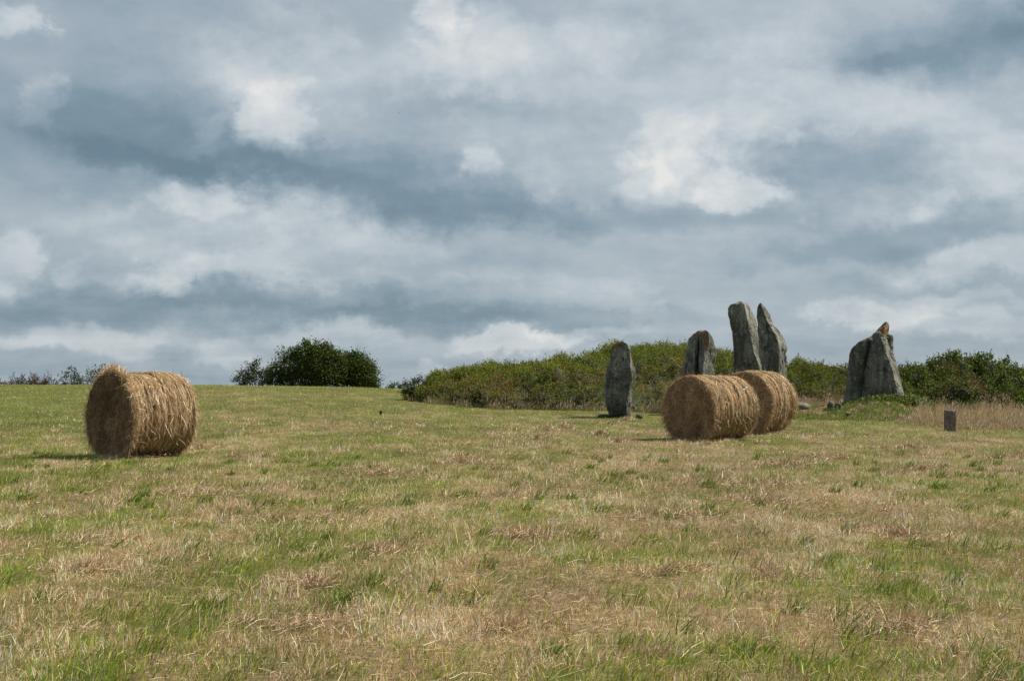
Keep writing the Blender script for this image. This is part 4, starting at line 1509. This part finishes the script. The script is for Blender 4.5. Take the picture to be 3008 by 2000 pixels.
for px, lab, sd, sc_ in ((72, "leafless grey shrub on the crest, widest of the bare ones", 31, 1.0), (125, "leafless grey shrub on the crest beside the sparse leafy shrub", 37, .85), (20, "low shrub of bare twigs at the far left end of the crest", 41, .6)):
    tree("bare_shrub", lab, 'shrub', at(px, 116), 116,
         [(-.55 * sc_, .85 * sc_, .5 * sc_, .55 * sc_), (.5 * sc_, .85 * sc_, .55 * sc_, .55 * sc_), (0, .45 * sc_, .6, .35)], 0, .1, TREE, 6, sd, True, 'shrubs along the crest')
tree("shrub", "low dark bush at the left tip of the bramble bank", 'shrub', at(1212, 67), 67,
     [(0, .45, .42, .42), (.35, .6, .45, .4), (-.2, .25, .35, .3)], 2200, .075, [(.04, .06, .015), (.06, .085, .02), (.085, .11, .03)], 2, 45)
tree("shrub", "tiny far bush peeping over the crest left of the bramble bank", 'shrub', at(1163, 100), 100,
     [(0, .1, .5, .28), (-.4, .02, .4, .22), (.45, .12, .3, .25)], 900, .10, [(.06, .085, .02), (.09, .11, .03)], 1, 49)
tree("weed", "single dark leafy weed standing in the open field", 'weed', at(1119, 50.5), 50.5,
     [(0, .10, .03, .03), (.0, .05, .025, .03)], 30, .035, [(.05, .08, .02)], 1, 53)


# ------------------------------------------------------------------ tall dry grass along the scrub
def tall_grass():
    S = Soup()

    def strip(pxs, rows, depth, n, h, jitter, bias=0.0, colors=None, w=.011):
        """stems from a foot line given as distances over columns"""
        t = rng.random(n)
        px = pxs[0] + (pxs[-1] - pxs[0]) * t
        d = np.interp(px, pxs, rows) + rng.random(n) ** 1.3 * depth
        x = (px - 1504) / FPX * d
        wob = 2.6 * fbm2(x, d * .2, .9, 4, 81) + rng.uniform(-.4, .4, n)
        behind = np.clip((d - np.interp(px, pxs, rows)) / (.55 * depth), 0, 1) * smooth(0, .06, t)
        d = d + wob
        z = ground_z(x, d)
        hh = h * (.22 + .78 * behind) * rng.uniform(.45, 1.25, n) * (1 + .7 * fbm2(x, d, 1.3, 3, 60))
        base = np.stack([x, d, z - .02], 1)
        col = pick(colors or [(.54, .40, .23), (.68, .53, .33), (.40, .28, .16), (.34, .30, .11)], n, [.38, .28, .2, .14], .2)
        S.add(*ribbons(base, rng.normal(.1, 1.1, n), hh, w * rng.uniform(.6, 1.3, n), np.abs(rng.normal(.12, .14, n)), rng.uniform(.0, .45, n), col, col * 1.08, 2))
        # nodding seed heads on some of them
        k = rng.random(n) < .22
        m = int(k.sum())
        tip = base[k] + np.stack([np.zeros(m), np.zeros(m), hh[k] * .94], 1) + rng.normal(0, .05, (m, 3)) * np.array([1, 1, .3])
        c2 = pick([(.46, .34, .22), (.56, .44, .31)], m)
        S.add(*ribbons(tip, rng.normal(.1, .8, m), rng.uniform(.06, .15, m), rng.uniform(.014, .026, m), np.abs(rng.normal(.25, .25, m)), rng.uniform(.2, .8, m), c2, c2, 2))

    strip([2655, 2800, 3080], [48.0, 45.8, 44.6], 8.5, 9000, .64, .1, w=.016)
    strip([2655, 3080], [47.8, 44.4], 1.8, 2600, .30, .1, colors=[(.30, .26, .09), (.22, .22, .06), (.40, .30, .18), (.2, .2, .05)])
    strip([2330, 2480], [57.0, 57.2], 2.5, 4200, .62, .1)
    strip([1880, 1990], [58.0, 58.5], 2.0, 900, .55, .1)
    green = [(.24, .23, .06), (.36, .28, .14), (.17, .19, .04), (.42, .32, .2)]
    strip([1200, 1300, 1423, 1560, 1700, 1960], [66.0, 62.5, 60.6, 59.0, 57.8, 57.6], 1.6, 4200, .48, .1, colors=green)
    strip([1200, 1300, 1423, 1560, 1700, 1960], [65.6, 62.0, 60.2, 58.6, 57.4, 57.2], 1.0, 3400, .25, .1, colors=[(.17, .19, .04), (.22, .22, .06), (.13, .17, .035), (.34, .27, .13)])
    o = S.build("tall_dry_grass", M_GRASS)
    tag(o, "tall tan seeding grass along the foot of the scrub", 'tall grass', kind='stuff')


tall_grass()


# ------------------------------------------------------------------ birds
def bird(label, az_px, row, dist, span, roll, yaw, flap):
    V, F = [], []
    k = span / 2

    def spindle():
        prof = [(-.42, .0), (-.3, .035), (-.1, .075), (.12, .07), (.27, .05), (.36, .02), (.4, 0)]
        n = 8
        rows = []
        for x, r in prof:
            for j in range(n):
                a = 2 * math.pi * j / n
                rows.append((x * k, r * k * math.cos(a), r * k * .85 * math.sin(a)))
        V.extend(rows)
        for i in range(len(prof) - 1):
            for j in range(n):
                F.append((i * n + j, i * n + (j + 1) % n, (i + 1) * n + (j + 1) % n, (i + 1) * n + j))

    spindle()
    for sg in (-1, 1):
        # swept, pointed wing with a little thickness: (x lead, x trail, y, z)
        st = [(.16, -.12, .04, .02), (.22, -.10, .35, .02 + .22 * flap), (.08, -.12, .7, .02 + .32 * flap), (-.16, -.22, 1.0, .02 + .3 * flap)]
        b = len(V)
        for (xl, xt, y, z) in st:
            V.extend([(xl * k, sg * y * k, (z + .015) * k), (xt * k, sg * y * k, (z + .008) * k), (xt * k, sg * y * k, (z - .008) * k), (xl * k, sg * y * k, (z - .015) * k)])
        for i in range(3):
            for j in range(4):
                F.append((b + i * 4 + j, b + i * 4 + (j + 1) % 4, b + (i + 1) * 4 + (j + 1) % 4, b + (i + 1) * 4 + j))
    for sg in (-1, 1):          # forked tail
        b = len(V)
        for x, y0, y1 in ((-.30, .0, .05), (-.62, .05, .09)):
            for z in (.008, -.008):
                V.extend([(x * k, sg * y0 * k, z * k), (x * k, sg * y1 * k, z * k)])
        F.extend([(b, b + 1, b + 5, b + 4), (b + 2, b + 3, b + 7, b + 6), (b, b + 2, b + 6, b + 4), (b + 1, b + 3, b + 7, b + 5)])
    o = new_obj("swallow", np.array(V), [np.array(F)], M_BIRD)
    o.location = ((az_px - 1504) / FPX * dist, dist, EYE + (HZ - row) / FPX * dist)
    o.rotation_euler = (math.radians(roll), math.radians(8), math.radians(yaw))
    tag(o, label, 'bird', 'swallows flying over the field')


bird("swallow high at upper left, wings spread under the dark cloud", 512, 275, 150, .32, 10, 75, .6)
bird("swallow banking steeply above the white cloud left of centre", 949, 405, 150, .32, 60, 120, .3)
bird("small swallow at top centre left, under the pale cloud", 1171, 328, 190, .32, 40, 30, .4)
bird("swallow low over the crest between the trees and the bramble bank", 1440, 978, 140, .32, 75, 100, .3)
bird("small swallow in mid sky left of the tall stones", 1577, 756, 190, .32, 20, 60, .6)
bird("tiny swallow just above the tallest tree", 856, 960, 150, .32, 10, 60, .5)
bird("tiny swallow in the dark cloud band above the crest trees", 714, 890, 190, .32, 10, 80, .5)
